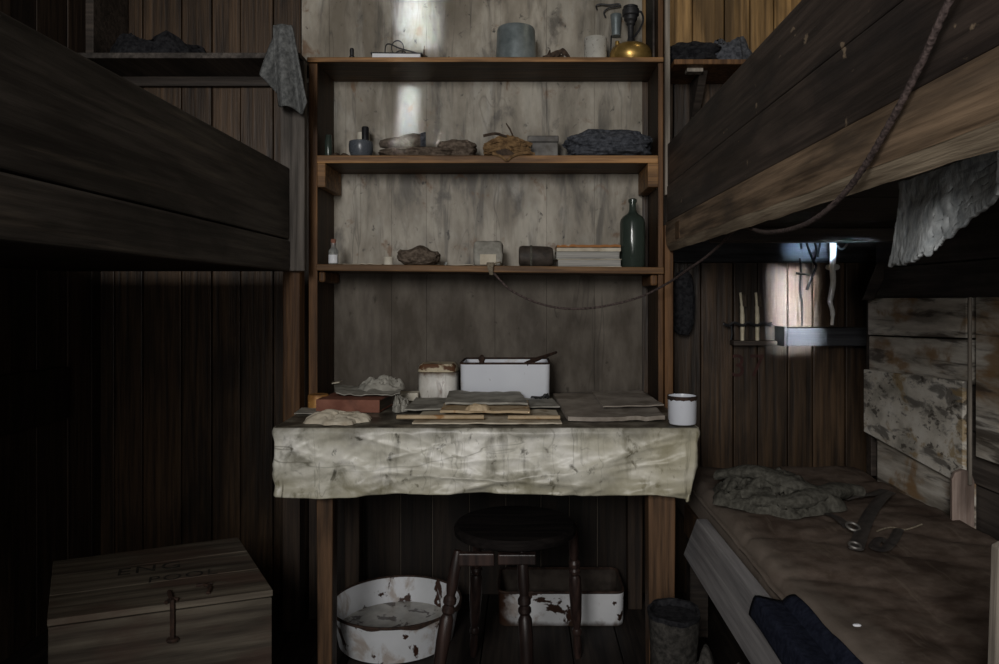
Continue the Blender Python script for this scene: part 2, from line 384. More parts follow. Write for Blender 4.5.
# ------------------------------------------------------------------- shell
XL, XR, YF, YB, ZC = -1.65, 1.21, -1.62, 2.87, 3.1
def planks(axis, a0, a1, w, fn, tv=.35, gap=.004):
    mb = MB(); a = a0; k = 0
    while a < a1 - 1e-4:
        b = min(a + w*random.uniform(.8, 1.2), a1)
        if a1 - b < .03: b = a1
        fn(mb, a, b-gap, random.uniform(-tv, tv), random.uniform(-.002, .002)); a = b; k += 1
    return mb
mb = planks('x', XL-.05, XR+.2, .14, lambda m, a, b, t, d: m.box(a, b, YF, YB+.1, -.03, 0, t))
struct(mb.build('floor', M['floor'], bevel=.002))
mb = planks('x', XL-.05, XR+.2, .16, lambda m, a, b, t, d: m.box(a, b, YF-.1, YB+.1, ZC, ZC+.03, t))
struct(mb.build('ceiling', M['left_board']))
def bw(m, a, b, t, d): m.box(a, b, YB+d, YB+.04, 0, ZC, t)
struct(planks('x', XL-.05, -.76, .13, bw, .3).build('wall_back_left', M['back_board'], bevel=.003))
mb = planks('x', .45, XR+.2, .105, lambda m, a, b, t, d: m.box(a, b, YB+d, YB+.04, 0, 2.0, t), .4)  # dark boards up to the shelf, its shadow put into the colour
struct(mb.build('wall_back_right', M['back_board'], bevel=.003))
mb = planks('x', .45, XR+.2, .105, lambda m, a, b, t, d: m.box(a, b, YB+d, YB+.04, 2.0, ZC, t), .3)
struct(mb.build('wall_back_upper', M['back_warm'], bevel=.003))
zs = PZ(268, 2.86)
mb = MB(); xs = [-.76, -.52, -.385, -.12, .08, .265, .45]
for i in range(6):
    mb.box(xs[i], xs[i+1]-.0007, YB-.006, YB+.04, zs, ZC, random.uniform(-.06, .06))
mb.box(-.868, -.7607, YB-.006, YB-.003, H+.83, ZC, .03)
struct(mb.build('wall_back_centre', M['panel']))
mb = MB()
for i in range(6): mb.box(xs[i], xs[i+1]-.001, YB-.004, YB+.04, 0, zs, random.uniform(-.06, .06))
struct(mb.build('wall_back_lower', M['panel_low']))
mb = planks('x', -.76, .45, .12, lambda m, a, b, t, d: m.box(a, b, YB-.012+d, YB-.006, 0, .78, t-.45))  # extra dark boards painting in the shade under the table
struct(mb.build('shade_boards', M['left_board'], bevel=.002))
# left wall with its dark rail
mb = planks('y', YF-.05, YB+.05, .15, lambda m, a, b, t, d: m.box(XL-.04, XL+d, a, b, 0, ZC, t))
struct(mb.build('wall_left', M['left_board'], bevel=.003))
mb = MB(); mb.box(XL+.003, XL+.03, YF, 2.62, H-.43, H-.245, -.55)
struct(mb.build('trim_1', M['left_board'], bevel=.004))
# right wall: cladding and the recess at the far end
mb = planks('z', 0, ZC, .17, lambda m, a, b, t, d: m.box(XR+d, XR+.2, YF-.05, 2.56, a, b, t))
struct(mb.build('wall_right', M['right_dark'], bevel=.003))
mb = planks('z', 0, ZC, .17, lambda m, a, b, t, d: m.box(1.345, XR+.2, 2.56, YB+.05, a, b, t-.3))
struct(mb.build('wall_right_recess', M['right_dark']))
# front wall behind the camera with two windows
W = [(-1.05, -.25, 1.45, 2.5), (.35, 1.0, 1.5, 2.3)]
mb = MB()
xs_ = sorted([XL-.05, W[0][0], W[0][1], W[1][0], W[1][1], XR+.2])
for i in range(5):
    if i == 1: a, b, c, d = W[0]
    elif i == 3: a, b, c, d = W[1]
    else: mb.box(xs_[i], xs_[i+1], YF-.06, YF, 0, ZC); continue
    mb.box(a, b, YF-.06, YF, 0, c); mb.box(a, b, YF-.06, YF, d, ZC)
struct(mb.build('wall_front', M['left_board']))
for k, (a, b, c, d) in enumerate(W):
    mb = MB(); t = .04
    mb.box(a, b, YF-.05, YF, c, c+t); mb.box(a, b, YF-.05, YF, d-t, d)
    mb.box(a, a+t, YF-.05, YF, c+t, d-t); mb.box(b-t, b, YF-.05, YF, c+t, d-t)
    mb.box((a+b)/2-.012, (a+b)/2+.012, YF-.04, YF-.01, c+t, d-t)
    mb.box(a+t, b-t, YF-.04, YF-.01, (c+d)/2-.012, (c+d)/2+.012)
    struct(mb.build('window_%d' % (k+1), M['dark_wood']))

# ------------------------------------------------------------ shelving unit
zb = H   # eye level
unit = thing('shelving_unit', 'brown open shelving unit of three long shelves against grey wall above table', 'shelves', (-.14, 2.74, 0))
def ub(name, m, f, **kw):
    mb = MB(); f(mb); o = mb.build(name, m, unit, **kw)
    for v in o.data.vertices: v.co -= Vector((-.14, 2.74, 0))
    return o
Y1 = 2.62
S1t, S1b = zb+.850, zb+.832
S2t, S2b = zb+.503, zb+.475
S3l, S3r = zb+.117, zb+.105
def s3(x): return S3l + (S3r-S3l)*(x+.743)/(1.231)
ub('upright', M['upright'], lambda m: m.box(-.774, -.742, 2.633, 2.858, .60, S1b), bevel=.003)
ub('foot', M['left_board'], lambda m: m.box(-.774, -.742, 2.64, 2.858, 0, .60))  # lower upright in darker wood, shade below the table painted in
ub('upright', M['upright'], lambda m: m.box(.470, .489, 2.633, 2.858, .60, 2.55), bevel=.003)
ub('foot', M['left_board'], lambda m: m.box(.470, .489, 2.64, 2.858, 0, .60))  # right upright likewise darkened low down as painted shade
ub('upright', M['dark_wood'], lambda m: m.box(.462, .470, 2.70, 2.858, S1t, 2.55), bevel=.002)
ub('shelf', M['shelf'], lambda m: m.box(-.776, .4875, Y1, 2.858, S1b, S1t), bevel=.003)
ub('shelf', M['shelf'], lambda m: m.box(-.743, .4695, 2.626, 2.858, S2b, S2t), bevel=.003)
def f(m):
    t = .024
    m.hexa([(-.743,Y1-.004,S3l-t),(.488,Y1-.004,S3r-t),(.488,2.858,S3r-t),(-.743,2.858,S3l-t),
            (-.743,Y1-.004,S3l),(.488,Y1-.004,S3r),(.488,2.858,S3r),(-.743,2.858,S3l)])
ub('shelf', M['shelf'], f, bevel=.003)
for (a, b, z0, z1) in ((-.741,-.712,S2b-.085,S2b), (.432,.470,S2b-.085,S2b)):
    ub('cleat', M['shelf'], lambda m: m.box(a, b, 2.625, 2.85, z0, z1), bevel=.003)
for (a, b, z0, z1) in ((-.741,-.718,S3l-.065,S3l-.024), (.445,.470,S3r-.065,S3r-.024)):
    ub('cleat', M['upright'], lambda m: m.box(a, b, 2.64, 2.85, z0, z1), bevel=.008)
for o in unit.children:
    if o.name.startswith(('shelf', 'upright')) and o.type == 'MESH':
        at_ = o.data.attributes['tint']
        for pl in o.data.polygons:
            if o.name.startswith('shelf') and pl.normal.z < -.5: at_.data[pl.index].value = -.7  # underside tinted dark, shade beneath the shelf painted in
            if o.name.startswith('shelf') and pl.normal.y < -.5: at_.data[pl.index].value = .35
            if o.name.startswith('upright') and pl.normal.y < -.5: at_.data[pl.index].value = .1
            if o.name.startswith('upright') and abs(pl.normal.x) > .5: at_.data[pl.index].value = -.7  # side faces tinted dark as painted shade
# ------------------------------------------------------------------- table
TT = zb - .372
XT0, XT1, YT0, YT1 = -.700, .462, 2.10, 2.845
tb = thing('table', 'wooden table under a stained white oilcloth, between the bunks', 'table', (-.12, 2.45, 0))
def tbp(name, m, f, **kw):
    mb = MB(); f(mb); o = mb.build(name, m, tb, **kw)
    for v in o.data.vertices: v.co -= Vector((-.12, 2.45, 0))
    return o
tbp('tabletop', M['dark_wood'], lambda m: m.box(XT0, XT1, YT0, YT1, TT-.025, TT-.001))
tbp('apron', M['table_leg'], lambda m: (m.box(XT0+.03, XT1-.03, YT0+.03, YT0+.05, TT-.12, TT-.025),))
for (a, b, c, d) in ((PX(316,2.13), PX(333,2.13), 2.13, 2.19), (PX(648,2.13), PX(676,2.13), 2.13, 2.20), (XT0+.03, XT0+.09, 2.72, 2.78), (XT1-.09, XT1-.03, 2.72, 2.78)):
    tbp('leg', M['table_leg'] if c < 2.5 else M['left_board'], lambda m: m.hexa([(a+.004,c,0),(b-.004,c,0),(b-.004,d,0),(a+.004,d,0),(a,c,TT-.025),(b,c,TT-.025),(b,d,TT-.025),(a,d,TT-.025)]), bevel=.004)  # back legs in darker wood, under-table shade put into the colour

# oilcloth: top sheet and the hanging front are one skin, grime on the top is its own part
CT = TT + .004
xl, xr = PX(274, 2.085), PX(698, 2.085)
cl = thing('tablecloth', 'stained white oilcloth hanging over the front of the table', 'tablecloth', (-.12, 2.085, CT))
def cloth_front(u, v):
    # u along front incl. the two side returns, v down
    side = .16; wid = xr - xl; tot = wid + 2*side
    s = u*tot - side
    drop = .188 + .006*math.sin(s*9) + .012*N(s*3, 1.7, 0)
    if s > wid-.12: drop += .03*min(1, (s-wid+.12)/.12)
    if s < 0: x, y, nx, ny = xl, 2.085 - s, -1, 0
    elif s > wid: x, y, nx, ny = xr, 2.085 + (s-wid), 1, 0
    else: x, y, nx, ny = xl + s, 2.085, 0, -1
    z = CT - v*drop
    k = .012*v*FB(s*7, v*2.4, 0) + .007*v*math.sin(s*21+v*4+2*N(s*4, v, 5)) + .006*v
    k += .012*math.exp(-((v-.08)/.08)**2)*.6
    # sharp creases and diagonal pulls
    w1 = N(s*3.2+v*1.5, v*1.6-s*1.1, 4.0); w2 = N(s*6+v*2, v*3+s*2, 8.0); w3 = N(s*13-v*3, v*5+s*3, 2.0)
    k += min(1, v*5)*(.0055*max(0, 1-abs(w1)*6) + .003*max(0, 1-abs(w2)*5) + .0012*max(0, 1-abs(w3)*3)) * (.35 if (s < .05 or s > wid-.03) else 1)
    for (sx0, vx, sl, am) in ((.18,.0,.55,.010),(.30,.9,-.5,.007),(.52,.75,.12,.012),(.70,.8,.08,.010),(.86,.62,-.25,.009),(1.0,.35,-.6,.010),(.42,.2,.9,.006)):
        dd = (v-vx) - (s-sx0)*sl*3.2
        k += am*math.exp(-abs(dd)*13)*min(1, v*6)*math.exp(-((s-sx0)/.22)**2)
    k += .006*v*math.sin((s*14 - v*5)+3*N(s*2, v*2, 9))
    x += nx*k; y += ny*k
    if s >= wid*.97: x -= .022*v*min(1, (s-wid*.97)/(wid*.03))
    if s <= wid*.02: x += .006*v
    return Vector((x, y, z)) - Vector((-.12, 2.085, CT))
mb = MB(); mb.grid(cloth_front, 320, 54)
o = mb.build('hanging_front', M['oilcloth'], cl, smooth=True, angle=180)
m = o.modifiers.new('Solidify', 'SOLIDIFY'); m.thickness = .002
def cloth_top(u, v):
    y = 2.084 + v*(2.84-2.084)
    xa = xl + (-.735-xl)*v if v < .7 else xl + (-.735-xl)*v
    xb = xr + (.463-xr)*min(1, v*2.2)
    x = xa + (xb-xa)*u
    z = .0015 + .0015*FB(x*9, y*9, 0) - (.004 if v == 0 else 0)
    return Vector((x, y, CT+z)) - Vector((-.12, 2.085, CT))
mb = MB(); mb.grid(cloth_top, 60, 30)
o = mb.build('cloth_top', M['oilcloth_top'], cl, smooth=True)
o['label'] = 'dark grimy upper side of the oilcloth'
TZ = CT + .003     # where things on the table stand

# ------------------------------------------------------------------- bunks
def parts_of(root):
    base = root.location.copy()
    def p(name, m, f, parent=None, **kw):
        mb = MB(); f(mb); o = mb.build(name, m, parent or root, **kw)
        for v in o.data.vertices: v.co -= base
        return o
    return p
# upper left bunk
bl = thing('upper_bunk', 'dark high-sided upper bunk along the left wall', 'bunk', (-1.2, 1.0, 0)); p = parts_of(bl)
XB = -.80
p('side_board', M['bunk_left'], lambda m: m.box(XB-.03, XB, -.9, 2.50, zb+.196, zb+.437), bevel=.004)
p('side_board', M['bunk_left'], lambda m: m.box(XB-.03, XB+.002, -.9, 2.50, zb+.087, zb+.192), bevel=.006)
p('end_board', M['post_grey'], lambda m: m.box(-.832, PX(305,2.51), 2.505, 2.535, zb+.088, zb+.80), bevel=.003)
p('corner_post', M['upright'], lambda m: m.box(-.835, -.777, 2.54, 2.60, .62, zb+.80, -.25), bevel=.004)
p('shaded_post_foot', M['left_board'], lambda m: m.box(-.835, -.777, 2.54, 2.60, 0, .62))  # lower end of the post, darkened to stand for shade near the floor
p('platform', M['left_board'], lambda m: m.box(XL+.02, XB-.03, -.9, 2.60, zb+.09, zb+.12))
# upper right bunk
br = thing('upper_bunk', 'upper bunk on the right with pale rough lower beam and dark boards', 'bunk', (.85, 1.0, 0)); p = parts_of(br)
XB = .493
p('side_board', M['bunk_right'], lambda m: m.box(XB+.004, XB+.03, -.9, 2.60, zb+.392, zb+.537, -.05), bevel=.003)
p('side_board', M['bunk_right'], lambda m: m.box(XB+.002, XB+.03, -.9, 2.60, zb+.264, zb+.390, .05), bevel=.003)
def beam(m, z0, z1):
    n = 60
    for i in range(n):
        pass
def f(m):
    n = 90
    def g(u, v):
        y = -.9 + 3.5*u
        pr = [(XB+.05, zb+.262), (XB, zb+.262), (XB-.003, zb+.225), (XB, zb+.184+.004*N(y*5, 0, 2)), (XB+.05, zb+.20), (XB+.05, zb+.262)]
        q = pr[min(5, int(round(v*5)))]
        return Vector((q[0], y, q[1]))
    m.grid(g, n, 5)
p('beam', M['beam'], f)
def f(m):
    def g(u, v):
        y = -.9 + 3.5*u
        e = .004*FB(y*7, 3, 0)
        pr = [(XB+.0, zb+.186+e*.7), (XB+.006, zb+.172+e), (XB+.014, zb+.160+e), (XB+.062, zb+.176), (XB+.03, zb+.20), (XB+.0, zb+.186+e*.7)]
        q = pr[min(5, int(round(v*5)))]
        return Vector((q[0], y, q[1]))
    m.grid(g, 120, 5)
o = p('beam_underside', M['lip'], f, smooth=True, angle=25); o['label'] = 'rough-hewn underside of the beam, lightened to show caught light'
p('corner_post', M['upright'], lambda m: m.box(.4905, .520, 2.612, 2.66, 0, zb+.255), bevel=.003)
o = p('edge_strip', M['pale_wood'], lambda m: m.box(.4905, .5075, 2.605, 2.63, zb+.36, 2.6), bevel=.002)
p('platform', M['dark_wood'], lambda m: [m.box(XB+.07, 1.2, -.9+i*.25, -.9+i*.25+.243, zb+.215, zb+.24, random.uniform(-.3, .5)) for i in range(14)])
p('ledger', M['blue_board'], lambda m: m.box(.53, 1.34, 2.80, 2.862, zb+.132, zb+.25), bevel=.004)
p('joist', M['dark_wood'], lambda m: (m.box(.575, 1.2, 2.28, 2.33, zb+.17, zb+.214)), bevel=.004)
p('brace', M['dark_wood'], lambda m: m.hexa([P(862,300,2.5),P(874,300,2.5),P(874,300,2.53),P(862,300,2.53),P(877,262,2.5),P(892,262,2.5),P(892,262,2.53),P(877,262,2.53)]), bevel=.004)
p('wedge', M['shelf'], lambda m: m.box(PX(677,2.4), PX(677,2.4)+.004, 2.37, 2.43, zb+.19, zb+.245))

# lower right bunk, mattress
ML, MR, MZ = .536, 1.185, zb-.60
lb = thing('lower_bunk', 'lower bunk on the right with a pale grey side plank', 'bunk', (.85, 1.6, 0)); p = parts_of(lb)
p('side_plank', M['plank_grey'], lambda m: m.hexa([(.488,.35,zb-.80),(.52,.35,zb-.80),(.52,2.30,zb-.80),(.488,2.30,zb-.80),
    (.488,.35,zb-.635),(.52,.35,zb-.635),(.52,2.12,zb-.635),(.488,2.12,zb-.635)]), bevel=.004)
p('inner_rail', M['table_leg'], lambda m: m.box(.523, .548, .35, 2.45, zb-.78, zb-.685), bevel=.004)
p('bed_boards', M['dark_wood'], lambda m: m.box(.549, 1.2, .35, 2.66, zb-.77, zb-.745))
for (a, c) in ((.555, .45), (.555, 2.5), (1.12, .45), (1.12, 2.5)):
    p('leg', M['dark_wood'], lambda m: m.box(a, a+.06, c, c+.06, 0, zb-.77))
def f(m):
    w, h = .076, .16
    pts = [(-w/2,0),(w/2,0),(w/2,h*.78),(w/2-.012,h*.95),(0,h),(-w/2+.01,h*.96),(-w/2,h*.85)]
    a = [m.bm.verts.new((1.165+x*.95, 1.97+x*.25, MZ-.02+z)) for x, z in pts]
    b = [m.bm.verts.new((1.165+x*.95+.008, 1.97+x*.25+.025, MZ-.02+z)) for x, z in pts]
    m.bm.faces.new(a); m.bm.faces.new(b[::-1])
    for i in range(len(pts)):
        j = (i+1) % len(pts); m.bm.faces.new((a[i], b[i], b[j], a[j]))
o = p('post_stub', M['pink_wood'], f, bevel=.004); o['label'] = 'pale pinkish rounded board stub'
# mattress
def mz(x, y):
    u = (x-ML)/(MR-ML); v = (y-.3)/(2.66-.3)
    ed = min(1, (1-abs(2*u-1))/.10)
    r = math.sqrt(max(0, 1-(1-ed)**2))
    fold = .012*abs(FB(x*3.1+y*1.2, y*5.5-x*2.5, 2)) + .010*FB(x*1.6, y*2.2, 7) + -.020*math.exp(-abs(math.sin(y*7.5+x*4.5+3.5*N(x*2.2, y*1.6, 1)))*5)*max(0, N(x*2, y*1.5, 4)+.35)
    return MZ - .075 + .075*r + fold*r
mt = thing('mattress', 'flat dark brown mattress on the lower right bunk', 'mattress', ((ML+MR)/2, 1.5, zb-.745))
def f(u, v):
    x = ML + (MR-ML)*u; y = .3 + 2.36*v
    if v > .97: 
        k = (v-.97)/.03; y = .3+2.36*.97 + .0708*math.sin(k*math.pi/2); z = mz(x, .3+2.36*.97)-.05*(1-math.cos(k*math.pi/2))
    else: z = mz(x, y)
    return Vector((x - (ML+MR)/2, y - 1.5, z - (zb-.745)))
mb = MB(); vs = mb.grid(f, 60, 150)
rim = [vs[i][0] for i in range(61)] + [vs[60][j] for j in range(1, 151)] + [vs[i][150] for i in range(59, -1, -1)] + [vs[0][j] for j in range(149, 0, -1)]
low = [mb.bm.verts.new((v.co.x, v.co.y, .003)) for v in rim]
for i in range(len(rim)):
    j = (i+1) % len(rim); mb.bm.faces.new((rim[i], low[i], low[j], rim[j]))
mb.bm.faces.new(low)
mb.build('ticking', M['mattress'], mt, smooth=True)
mb = MB(); mb.tube([(ML - (ML+MR)/2 + .002+.006*N(y*4,0,0), y-1.5, mz(ML+.004, y) - (zb-.745) + .012) for y in [.3+i*.06 for i in range(39)]], .006, 6, smooth=2)
mb.build('piping', M['mattress'], mt, smooth=True)

# right wall panelling over the mattress
wp = thing('wall_panel', 'stained whitish wood panelling on the right wall above the mattress', 'panel', (1.2, 2.0, 0)); p = parts_of(wp)
def tilt_board(z0a, z1a, z0b, z1b, ya, yb, x0, x1):
    return lambda m: m.hexa([(x0,ya,z0a),(x1,ya,z0a),(x1,yb,z0b),(x0,yb,z0b),(x0,ya,z1a),(x1,ya,z1a),(x1,yb,z1b),(x0,yb,z1b)])
YA, YBB = 1.2, 2.55
p('board', M['stained_white'], tilt_board(zb-.11, zb-.002, zb-.13, zb-.004, 1.98, YBB, 1.178, 1.206), bevel=.003)
p('board', M['stained_white'], tilt_board(zb-.235, zb-.115, zb-.255, zb-.135, 1.98, YBB, 1.182, 1.206), bevel=.003)
p('peeling_board', M['peeling'], tilt_board(zb-.505, zb-.225, zb-.465, zb-.25, 1.98, YBB+.01, 1.168, 1.180), bevel=.002)
p('board', M['stained_white'], tilt_board(zb-.64, zb-.50, zb-.64, zb-.46, 1.98, YBB-.05, 1.186, 1.206), bevel=.003)
p('batten', M['pale_wood'], lambda m: m.box(1.176, 1.184, 1.962, 1.972, zb-.50, zb-.0), bevel=.002)
p('board', M['stained_white'], tilt_board(zb-.42, zb-.0, zb-.42, zb-.0, 1.2, 1.95, 1.184, 1.206), bevel=.003)
p('stud', M['dark_wood'], lambda m: m.box(1.195, 1.24, 2.562, 2.60, zb-.62, zb+.0), bevel=.003)

# -------------------------------------------------------- left side shelf
ls = thing('wall_shelf', 'dark shelf on the back wall above the left bunk', 'shelf', (-1.2, 2.74, 0)); p = parts_of(ls)
LSt = zb + .866
p('shelf_board', M['right_dark'], lambda m: m.box(XL+.003, -.80, 2.62, 2.865, LSt-.02, LSt), bevel=.003)
p('upright', M['dark_wood'], lambda m: m.box(PX(87,2.64), PX(95,2.64), 2.63, 2.86, LSt, 2.6), bevel=.002)
p('batten', M['dark_wood'], lambda m: m.box(XL+.01, -.86, 2.84, 2.865, LSt-.055, LSt-.02))
mb = MB(); mb.heap(.36, .20, .105, 3.1, fold=.6, freq=3, ang=.1, pw=3)
tag(mb.build('folded_clothing', M['cloth_dark'], loc=(PX(155,2.74), 2.745, LSt), smooth=True), 'dark crumpled clothing lying on the shelf above the left bunk', 'clothing')
# grey cloth hanging at the end of that shelf
hc = thing('hanging_cloth', 'grey woollen cloth hanging at the left end of the top shelf', 'cloth', (PX(284,2.45), 2.45, PZ(27,2.45)))
def fall(wid0, wid1, ln, sd, off, yo):
    def g(u, v):
        w = wid0 + (wid1-wid0)*v**.7
        x = off[0]*v + (u-.5)*w
        y = yo + .018*math.sin(u*9+sd+v*1.5)*(.3+v) - .02*math.sin(v*math.pi)*.5
        z = -v*ln*(1 + .16*(u-.5)*off[1]) - .010*math.cos(u*7+sd)*v + .03*abs(2*u-1)**3*v
        return Vector((x, y, z))
    return g
S_ = 2.49/740
mb = MB(); mb.grid(fall(19*S_, 31*S_, 84*S_, .5, (11*S_, .12), -.015), 26, 30)
o = mb.build('front_fold', M['cloth_grey'], hc, smooth=True, angle=180); o.modifiers.new('S', 'SOLIDIFY').thickness = .006
mb = MB(); mb.grid(fall(12*S_, 26*S_, 60*S_, 2.2, (-10*S_, .6), .012), 22, 26)
o = mb.build('back_fold', M['cloth_grey'], hc, smooth=True, angle=180); o.modifiers.new('S', 'SOLIDIFY').thickness = .006
# small shelf upper right
rs = thing('wall_shelf', 'short dark bracketed shelf on the back wall above the right bunk', 'shelf', (.75, 2.74, 0)); p = parts_of(rs)
RSt = PZ(59, 2.62)
p('shelf_board', M['upright'], lambda m: m.box(.524, 1.1, 2.62, 2.865, RSt-.018, RSt), bevel=.003)
p('cleat', M['pale_wood'], lambda m: m.box(PX(686,2.68), PX(702,2.68), 2.66, 2.70, RSt-.032, RSt-.018), bevel=.002)
def f(m):
    x = PX(697, 2.8)
    a = [m.bm.verts.new((x+d, y, z)) for d in (-.014, .014) for y, z in ((2.69, RSt-.019), (2.865, RSt-.019), (2.865, RSt-.19))]
    for q in ((0,1,2),(5,4,3),(0,3,4,1),(1,4,5,2),(2,5,3,0)): m.bm.faces.new([a[i] for i in q])
p('bracket', M['dark_wood'], f)
mb = MB(); mb.blob(.19, .17, .055, 5.5, .10, 4, 4, lay=2)
tag(mb.build('folded_clothing', M['cloth_dark'], loc=(PX(692,2.72), 2.735, RSt), smooth=True), 'folded black garment at the left end of the short right shelf', 'clothing')
mb = MB(); mb.heap(.24, .19, .10, 8.2, fold=.8, freq=3.4, ang=.3)
tag(mb.build('crumpled_clothing', M['cloth_bluegrey'], loc=(PX(728,2.72), 2.74, RSt), smooth=True), 'crumpled dark grey garment on the short right shelf beside the folded one', 'clothing')

# =================================================== things on the top shelf
z1 = S1t
# white booklet with black cover
bk = thing('notebook', 'white-edged notebook with dark cover at front of top shelf', 'notebook', (PX(398,2.69), 2.69, z1), R(2))
w = 50*2.65/740
mb = MB(); mb.box(-w/2+.006, w/2-.003, -.055, .055, .001, .0165); mb.build('pages', M['white_paper'], bk)
mb = MB(); mb.box(-w/2, w/2+.004, -.054, .058, .0166, .0215); mb.box(-w/2, w/2+.004, .055, .058, .001, .0166); mb.build('cover', M['cap_black'], bk)
sp = thing('wire_spectacles', 'dark wire spectacles lying on the notebook on the top shelf', 'spectacles', (PX(405,2.69), 2.69, z1+.0217))
mb = MB(); mb.tube([(-.075,.01,.004),(-.07,.0,.030),(-.055,-.002,.035),(-.02,.0,.024),(.03,.0,.014),(.08,.01,.004)], .0022, 6); mb.build('frame', M['iron'], sp, smooth=True)
mb = MB(); mb.tube([(-.045,.02,.003),(-.03,.012,.018),(-.005,.02,.02),(.012,.03,.004)], .002, 6); mb.build('temple', M['iron'], sp, smooth=True)
mb = MB(); mb.tube([(math.cos(a)*.022-.025, -.012, .0225+math.sin(a)*.019) for a in [i*math.pi/6 for i in range(12)]], .0018, 6, closed=True, smooth=2); mb.build('lens_rim', M['iron'], sp, smooth=True)
mb = MB(); mb.lathe([(.009,0),(.010,.006),(.0075,.008),(.008,.017),(.006,.019)], 14, wob=.15)
tag(mb.build('small_stopper', M['iron'], loc=(PX(352,2.66), 2.66, z1), smooth=True), 'tiny dark stopper alone near the left end of the top shelf', 'stopper')
# twig + thorny bit
tw = MB(); tw.tube([(-.03,0,.004),(.0,.004,.005),(.03,-.003,.004),(.062,.004,.006)], [.004,.003,.0022,.003], 6); tw.tube([(-.028,0,.004),(-.031,.002,.018),(-.029,.003,.030)], [.005,.003,.001], 6); tw.tube([(.05,.002,.005),(.06,.012,.010)], .002, 5)
tag(tw.build('dry_twig', M['stick'], loc=(PX(432,2.66), 2.67, z1), smooth=True), 'small dark forked twig beside the notebook on the top shelf', 'twig')
# upturned tin pot
pt = thing('tin_pot', 'dull grey tin pot standing upside down on the top shelf', 'pot', (PX(516,2.72), 2.725, z1))
S2_ = 2.64/740
mb = MB(); mb.lathe([(21.6*S2_+.001,0),(21.8*S2_,.004),(21*S2_,.006),(19.6*S2_,27*S2_),(18.6*S2_,29*S2_),(.001,29.6*S2_)], 48); mb.build('body', M['grey_tin'], pt, smooth=True)
mb = MB(); mb.tube([(math.cos(a)*21.8*S2_, math.sin(a)*21.8*S2_, .004) for a in [i*2*math.pi/48 for i in range(48)]], .0035, 6, closed=True, smooth=1); mb.build('rim', M['grey_tin'], pt, smooth=True)
mb = MB()
for i in range(9): mb.tube([(random.uniform(-.05,.05), random.uniform(-.02,.02), .004), (random.uniform(-.03,.03), random.uniform(-.02,.02), random.uniform(.006,.016)), (random.uniform(-.05,.055), random.uniform(-.02,.02), .004)], .003, 5)
tag(mb.build('twig_bundle', M['stick'], loc=(PX(556,2.68), 2.68, z1), smooth=True), 'low scatter of dark twigs between the tin pot and pale tin', 'twigs')
# pale tin
mb = MB(); mb.lathe([(.042,0),(.043,.003),(.042,.006),(.042,.066),(.0435,.069),(.042,.073),(.039,.073),(.038,.068),(.001,.068)], 36)
tag(mb.build('small_tin', M['pale_tin'], loc=(PX(596,2.73), 2.75, z1), smooth=True), 'pale spotted round tin left of the brass stove', 'tin')
# brass pressure stove
st = thing('pressure_stove', 'brass camping stove with black burner at the right end of the top shelf', 'stove', (PX(632,2.70), 2.735, z1))
q = 2.70/740
mb = MB(); mb.lathe([(17*q,.001),(19*q,.004),(20.5*q,.018),(21.5*q,.030),(21*q,.048),(19*q,.062),(14*q,.073),(6*q,.079),(.001,.080)], 48); mb.build('fuel_tank', M['brass'], st, smooth=True)
mb = MB(); mb.lathe([(.017,.079),(.013,.086),(.0125,.094),(.0105,.098),(.0115,.140),(.017,.146),(.017,.153),(.024,.160),(.025,.172),(.031,.176),(.031,.196),(.027,.200),(.027,.206),(.018,.210),(.001,.210)], 32); mb.build('burner', M['iron'], st, smooth=True)
mb = MB(); mb.tube([(.012,.0,.100),(.034,-.004,.13),(.046,-.004,.16),(.040,-.002,.185),(.030,0,.19)], .004, 6); mb.build('burner_pipe', M['iron'], st, smooth=True)
for a, hh in ((R(-10), .27), (R(80), .17), (R(150), .12)):
    r0 = 21.9*q
    mb = MB(); mb.tube([(math.cos(a)*r0, math.sin(a)*r0, 0.0),(math.cos(a)*r0, math.sin(a)*r0, hh*.5),(math.cos(a)*r0*.97, math.sin(a)*r0*.97, hh)], .0028, 6); mb.build('support_leg', M['iron'], st, smooth=True)
mb = MB(); mb.lathe([(.008,0),(.008,.012),(.006,.014),(.001,.014)], 16); mb.build('filler_cap', M['brass'], st, loc=(-.052,-.02,.068), smooth=True)
mb = MB(); mb.tube([(-.045,0,0),(-.05,-.01,.012),(-.03,-.012,.017),(.0,-.012,.014),(.035,-.012,.018),(.04,-.012,.01),(.0,-.012,.003),(-.02,-.008,-.012),(-.012,.0,-.03)], .003, 6)
tag(mb.build('wire_hook', M['iron'], loc=(PX(610,2.82), 2.857, PZ(6,2.82)), smooth=True), 'bent wire hook on the grey wall beside the brass stove', 'hook')
mb = MB()
mb.lathe([(.018,0),(.018,.003),(.016,.004),(.020,.06),(.022,.08),(.021,.082),(.001,.080)], 20)
tag(mb.build('tin_cup', M['grey_tin'], loc=(PX(616,2.84), 2.841, PZ(36,2.84)), smooth=True), 'narrow grey tin cup hanging from the wire hook behind the brass stove', 'cup')

